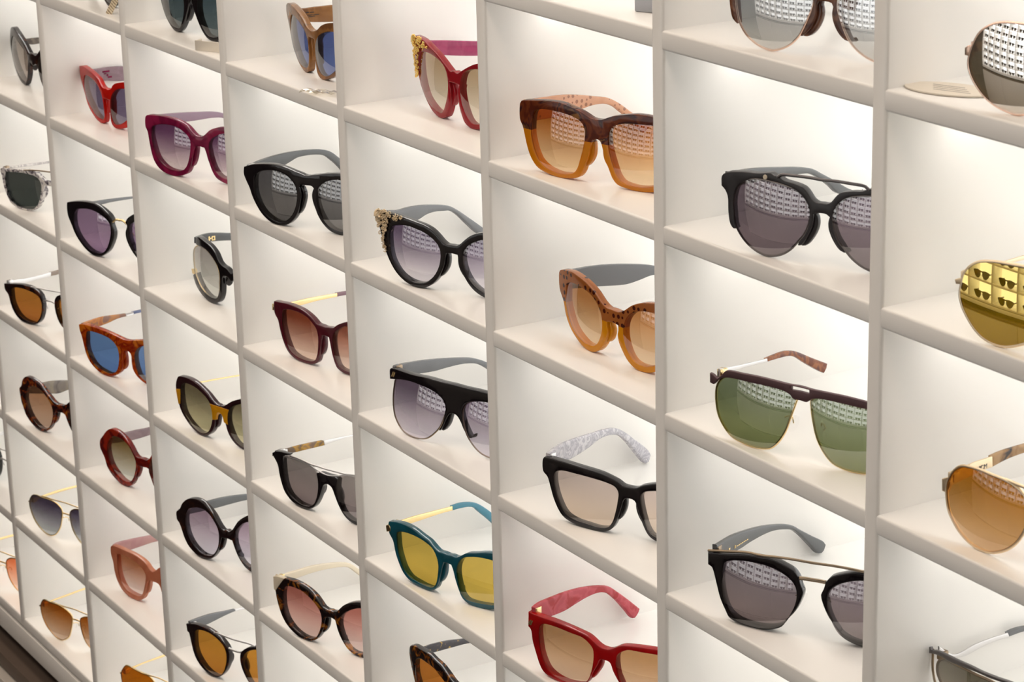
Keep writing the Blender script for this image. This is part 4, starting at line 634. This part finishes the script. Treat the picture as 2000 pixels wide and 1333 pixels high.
# ------------------------------------------------------------------ one style per pair: materials and description
B = dict
ST = {
'8S0': B(frame='gun', metal='rose', lens=((90, 80, 62), (140, 122, 90)), m=.72, R=105, label='round silver-mirrored sunglasses in thin rose-gold wire, cut off at top right'),
'8S1': B(tilt=0.06, frame='gun', metal='oldgold', lens=((120, 92, 10), (150, 112, 10)), m=.62, gc=(.84, .66, .24), R=340, label='gold-mirrored aviator sunglasses with gold wire rims at the right edge'),
'8S2': B(metal='oldgold', temple='tortlight', lens=((150, 92, 30), (186, 150, 108)), m=.03, R=95, label='brown graduated aviator sunglasses with tortoiseshell temple and gold plate, right edge'),
'8S3': B(frame='gun', metal='bronze', temple='midgrey', lens=((92, 84, 68), (120, 108, 90)), m=.03, tmats=('silver', 'midgrey'), browname=1, label='winged cat-eye sunglasses of dark wire, cut off at bottom right corner'),
'7S0': B(frame='browntwo', metal='rose', lens=((140, 142, 146), (172, 166, 154)), m=.25, R=90, label='silver-mirrored half-rim sunglasses with brown arms, cut by top edge'),
'7S1': B(tilt=-0.03, frame='mattblack', metal='gun', temple='grey', lens=((98, 84, 90), (104, 90, 90)), m=.09, R=84, label='matt black half-rim aviator sunglasses with wire top bar and cream rivet'),
'7S2': B(frame='matplum_', metal='gold', temple='temple_tort', tmats=('silver', 'temple_tort'), browname=1, lens=((104, 112, 84), (104, 108, 66)), m=.10, R=88, bev=.5, label='green-lensed sunglasses with slotted plum-brown brow bar and tortoise temple tips'),
'7S3': B(tilt=0.1, frame='black', metal='bronze', temple='grey', lens=((104, 92, 96), (116, 100, 94)), m=.05, R=100, label='black square sunglasses with two bronze bars and black temple coloured with grey sheen, below the green-lensed pair'),
'6S1': B(tilt=0.0, frame='orange', metal='gold', temple='pinkpat', lens=((150, 84, 34), (214, 182, 136)), m=.05, R=80, label='large two-tone sunglasses, brown horn top over amber lower rims'),
'6S2': B(frame='motif', metal='gold', temple='midgrey', lens=((160, 104, 58), (204, 174, 134)), m=.04, R=100, label='rounded cat-eye sunglasses, brown patterned top, amber lower rims, grey temples'),
'6S3': B(frame='blackmottle', metal='silver', temple='marble', lens=((180, 160, 146), (196, 172, 146)), m=.05, R=400, label='dark square sunglasses with white marbled temples and pale beige lenses'),
'6S4': B(frame='red', metal='gold', temple='pinkred', lens=((158, 116, 74), (196, 168, 138)), m=.03, R=140, label='glossy red square sunglasses with pinkish red temples, cut off at bottom edge'),
'5S1': B(frame='cherry', metal='gold', temple='pinktemple', orn='brightgold', lens=((160, 134, 100), (196, 182, 158)), m=.03, R=110, label='cherry red sunglasses with bright gold filigree at the corner'),
'5S2': B(frame='blackmottle', metal='oldgold', temple='midgrey', orn='oldgold', lens=((96, 80, 98), (206, 196, 192)), m=.06, R=84, label='black cat-eye sunglasses with antique gold filigree scrolls at the corner'),
'5S3': B(tilt=0.1, frame='black', metal='bronze', temple='midgrey', lens=((92, 78, 90), (198, 186, 186)), m=.08, R=92, label='flat-top shield sunglasses, marbled black brow over large grey graduated lenses'),
'5S4': B(frame='teal', metal='gold', temple='tealtip', tmats=('gold', 'tealtip'), lens=((180, 150, 66), (182, 150, 62)), m=.03, R=400, label='dark teal square sunglasses with mustard lenses and pale gold temple'),
'5S5': B(frame='havana', metal='gold', temple='speckle', lens=((176, 106, 44), (176, 106, 44)), m=.05, R=140, label='dark havana cat-eye sunglasses with gold-flecked temple, cut off by bottom edge'),
'4S1': B(frame='bronzebrown', metal='bronze', temple='bronzebrown', lens=((72, 82, 124), (84, 96, 136)), m=.05, R=130, label='pearly bronze sunglasses with blue lenses, cell cut by top edge'),
'4S2': B(frame='black', metal='silver', temple='grey', lens=((78, 76, 76), (86, 82, 78)), m=.08, R=84, label='plain glossy black keyhole sunglasses with dark grey lenses and curved black temple coloured with grey sheen'),
'4S3': B(frame='burgundy', metal='gold', temple='burgtip', tmats=('gold', 'burgtip'), lens=((112, 56, 40), (204, 174, 150)), m=.02, R=160, label='burgundy square sunglasses with graduated brown lenses and gold temple'),
'4S4': B(frame='black', metal='silver', temple='yellowhorn', tmats=('silver', 'yellowhorn', 'silver'), lens=((116, 106, 100), (112, 98, 94)), m=.06, R=400, label='black sunglasses with open wire top and yellow horn temple'),
'4S5': B(frame='havana', metal='gold', temple='cream', lens=((148, 86, 74), (196, 170, 156)), m=.03, R=140, label='dark tortoiseshell round sunglasses with cream corner and cream temples'),
'3S1': B(frame='black', metal='silver', temple='grey', lens=((58, 70, 74), (84, 92, 90)), m=.06, R=130, label='black round sunglasses with dark teal lenses beside a white tag, cut by top edge'),
'3S2': B(frame='magenta', metal='gold', temple='mauve2', lens=((84, 52, 76), (190, 172, 164)), m=.07, R=84, label='raspberry magenta square sunglasses with graduated violet lenses'),
'3S3': B(frame='black', metal='gold', temple='grey', lens=((146, 136, 126), (192, 186, 170)), m=.04, R=140, label='black and gold half-rim cat-eye sunglasses with pale grey lens, turned sideways'),
'3S4': B(frame='plum', metal='gold', temple='grey', lens=((92, 82, 62), (176, 164, 122)), m=.04, R=140, label='dark plum round sunglasses with yellow bridge and yellow side inlay'),
'3S5': B(frame='havanablk', metal='silver', temple='grey', lens=((146, 122, 132), (190, 182, 184)), m=.04, R=140, label='big round near-black sunglasses with pale mauve lenses and thick rims'),
'3S6': B(frame='havanablk', metal='silver', temple='midgrey', tmats=('midgrey', 'silver'), lens=((172, 116, 44), (168, 108, 44)), m=.05, R=300, label='dark round sunglasses with amber lenses and thin straight top bar'),
'2S2': B(frame='scarlet', metal='gold', temple='mauve', lens=((92, 80, 98), (104, 92, 108)), m=.04, R=140, label='bright scarlet sunglasses with smoky lenses and mauve temple'),
'2S3': B(frame='black', metal='gold', temple='midgrey', lens=((122, 98, 118), (136, 108, 130)), m=.10, R=110, label='black cat-eye sunglasses with violet lenses and thin gold bridge'),
'2S4': B(frame='havanared', metal='silver', temple='blue', tmats=('tortlight2', 'silver', 'blue'), lens=((84, 112, 150), (78, 106, 148)), m=.10, R=300, label='orange-brown sunglasses with flat top and blue lenses'),
'2S5': B(frame='oxblood', metal='silver', temple='mauve3', lens=((112, 88, 52), (200, 196, 182)), m=.04, R=140, label='oxblood red round sunglasses with olive graduated lenses'),
'2S6': B(frame='pink', metal='gold', temple='dustpink', lens=((150, 92, 62), (206, 188, 176)), m=.03, R=160, label='salmon pink square sunglasses with brown graduated lenses and dusty pink temple'),
'2S7': B(metal='gold', lens=((160, 86, 20), (164, 92, 30)), m=.03, R=140, label='amber gold-wire aviator sunglasses, only the top showing at bottom edge'),
'1S2': B(frame='havanablk', metal='silver', temple='greyhav', lens=((120, 106, 92), (150, 130, 116)), m=.08, R=140, label='dark tortoiseshell sunglasses seen almost edge-on at top left'),
'1S3': B(frame='clearmarble', metal='bronze', temple='clearlight', lens=((64, 66, 62), (60, 64, 60)), m=.03, R=200, label='clear and charcoal marbled sunglasses with dark lenses at the left edge'),
'1S4': B(frame='havanablk', metal='silver', temple='taupe', tmats=('silver', 'taupe'), lens=((152, 96, 42), (146, 88, 44)), m=.03, R=300, label='dark square sunglasses with orange-brown lenses and silver temple near left edge'),
'1S5': B(frame='havanared2', metal='silver', temple='greyhav', lens=((160, 112, 78), (166, 140, 118)), m=.04, R=140, label='mottled dark havana round sunglasses with peach brown lenses'),
'1S6': B(metal='gold', lens=((62, 54, 66), (164, 164, 158)), m=.03, R=160, label='aviator sunglasses with navy graduated lenses and gold wire, lower left'),
'1S7': B(metal='gold', lens=((128, 66, 18), (178, 152, 128)), m=.03, R=160, label='aviator sunglasses with fiery amber graduated lenses and silvery bridge, lower left'),
}
AC['matplum_'] = AC['matplum']; AC['tortlight2'] = AC['tortlight_o'] = acetate('amber_and_brown_horn_acetate', ['b06a3c', 'c8843c', '8c6450'], None, 60, .8, .15)
AC['havanared2'] = acetate('mottled_havana_acetate', ['1c0c10', '2a1010', '7a3014', 'b87420'], [.0, .5, .6, .68], 95, 1.2, .12)
# pairs whose fronts are mostly hidden at the frame edge reuse the outline of a sister pair
GD['0S7'] = dict(GD['1S6'], o=(-80.0, 12.0, -839.1), a=20.0)
ST['0S7'] = dict(ST['1S6'], lens=((206, 108, 66), (232, 196, 172)), label='gold-wire aviator sunglasses with coral pink lens, cut by left edge near bottom')
GD['0S6'] = dict(GD['1S4'], o=(-88.0, 26.0, -716.8), a=15.0)
ST['0S6'] = dict(ST['1S4'], frame='black', lens=((60, 56, 60), (70, 66, 68)), label='black-rimmed sunglasses with silver temple, a sliver at the left edge')
GD['2S1'] = dict(GD['3S1'], o=(311.0, 24.0, -109.0), a=-4.0)
ST['2S1'] = dict(ST['3S1'], label='black sunglasses with a striped paper strip, cut by top edge at upper left')
for k_ in GD:
    build(k_, GD[k_], ST[k_])

# ------------------------------------------------------------------ tags and cards lying in the compartments
def paper_mat(name, col, ink=None, rows=60):
    m, nt, out = newmat(name); L = nt.links.new; p = principled(nt, lin(col), .6)
    if ink:
        w = nt.nodes.new('ShaderNodeTexWave'); w.bands_direction = 'Z'; w.inputs['Scale'].default_value = rows; w.inputs['Distortion'].default_value = 3; w.inputs['Detail Scale'].default_value = 6
        L(coords(nt), w.inputs['Vector']); r = ramp(nt, w.outputs[0], [(.72, lin(col)), (.82, lin(ink))]); L(r.outputs[0], p.inputs['Base Color'])
    L(p.outputs[0], out.inputs[0]); return m
PAPER = paper_mat('off_white_card', (222, 214, 200)); PRINTED = paper_mat('printed_strip_card', (214, 200, 172), (120, 100, 70), 120)
PLASTIC = paper_mat('grey_plastic_label', (170, 172, 178)); OVALP = paper_mat('oval_card', (226, 216, 200))
INK = simple('grey_print_ink', (150, 142, 134), .6)
# folded card standing in front of the teal-lensed pair
t = empty('folded_card', (.588, .004, -.1088), math.radians(28)); tag(t, 'small blank folded white card on the shelf, upper left beside dark round sunglasses', 'card')
box('card_face', (-.0075, 0, 0), (.022, .0008, .0085), PAPER, t, .0002, 1); box('card_fold', (-.0075, .0009, 0), (-.0068, .009, .0083), PAPER, t, .0002, 1)
# printed strip hanging from the pair beside it
t = empty('price_strip', (.3715, .0075, -.1087), math.radians(12)); tag(t, 'narrow printed paper strip leaning on the shelf at the upper left corner', 'tag')
a = box('paper_strip', (-.001, 0, 0), (.0065, .0008, .052), PRINTED, t, .0002, 1); a.rotation_euler = (math.radians(-10), math.radians(32), 0)
# crumpled clear tag under the bronze pair
t = empty('plastic_tag', (.803, .006, -.1089), math.radians(30)); tag(t, 'crumpled clear plastic tag lying on the shelf under the bronze sunglasses', 'tag')
bm = bmesh.new(); n = 16
rr = random.Random(3)
G_ = [[bm.verts.new((-.018+.05*i/n, -.005+.012*j/4, .0006+abs(math.sin(i*1.3+j))*.0016+rr.random()*.0010)) for j in range(5)] for i in range(n+1)]
for i in range(n):
    for j in range(4): bm.faces.new((G_[i][j], G_[i+1][j], G_[i+1][j+1], G_[i][j+1]))
bmesh.ops.solidify(bm, geom=list(bm.faces), thickness=.0003)
TAGM = lens_mat('crumpled_clear_plastic', (190, 176, 150), (190, 176, 150), .25, 0, 5, rough=.12)
finish(bm, 'tag_sheet', TAGM, t, False)
# oval card on the floor of the top right compartment
t = empty('oval_card', (1.505, .024, .0123), math.radians(20)); tag(t, 'oval white paper card lying flat beside the round mirrored sunglasses', 'card')
bm = bmesh.new(); bmesh.ops.create_cone(bm, cap_ends=True, segments=40, radius1=1, radius2=1, depth=1, matrix=Matrix.Translation((0, 0, .0006)) @ Matrix.Diagonal((.026, .014, .0008, 1)))
finish(bm, 'card_sheet', OVALP, t, False)
for i in range(4):
    box('printed_line', (-.013+.002*i, .005-.0035*i, .00101), (.006+.003*i, .0058-.0035*i, .00108), INK, t)
# small label block at the top edge
t = empty('label_block', (1.2165, .024, .0123), math.radians(25)); tag(t, 'small greyish clear label block at the top edge, left of the brown half-rim pair', 'label')
box('block', (-.006, 0, 0), (.02, .006, .012), PLASTIC, t, .0008, 2)

# ------------------------------------------------------------------ the sunglasses of the facing wall (mirrored in the lenses)
def far_mesh():
    d = GD['4S2']; half = parse(d['span']); outer = catmull(half+mirror(half)[1:-1], True, 5.0)
    if area2(outer) < 0: outer = outer[::-1]
    bm = bmesh.new()
    f = [bm.verts.new(tuple(c*MM for c in fmap(p[0], p[1], 0))) for p in outer]
    b_ = [bm.verts.new(tuple(c*MM for c in fmap(p[0], p[1], -4))) for p in outer]
    n = len(outer)
    vo, tris = tri_fill([outer], 0)
    for i in range(n): bm.faces.new((f[i], f[(i+1) % n], b_[(i+1) % n], b_[i]))
    for tr in tris:
        bm.faces.new([f[i] for i in tr]); bm.faces.new([b_[i] for i in tr][::-1])
    for sg in (-1, 1):
        box_bm(bm, (min(sg*66, sg*69)*MM, .009, .032), (max(sg*66, sg*69)*MM, .115, .040))
    bmesh.ops.recalc_face_normals(bm, faces=bm.faces)
    me = bpy.data.meshes.new('sunglasses'); bm.to_mesh(me); bm.free(); return me
FARM = simple('far_dark_acetate', (40, 32, 30), .15)
fme = far_mesh(); fme.materials.append(FARM)
rr = random.Random(11)
for k in range(-OK1, -OK0):
    for j in range(-2, JB+1):
        o = bpy.data.objects.new('sunglasses', fme); COL.objects.link(o)
        o.location = ((k+.5)*S-T/2+rr.uniform(-.004, .004), YO-.03, ZF[j]+.0004); o.rotation_euler = (0, 0, math.pi+math.radians(rr.uniform(-8, 8)))
        tag(o, 'dark sunglasses on the facing display wall, seen only as tiny reflections', 'sunglasses', 'sunglasses of the facing display wall')
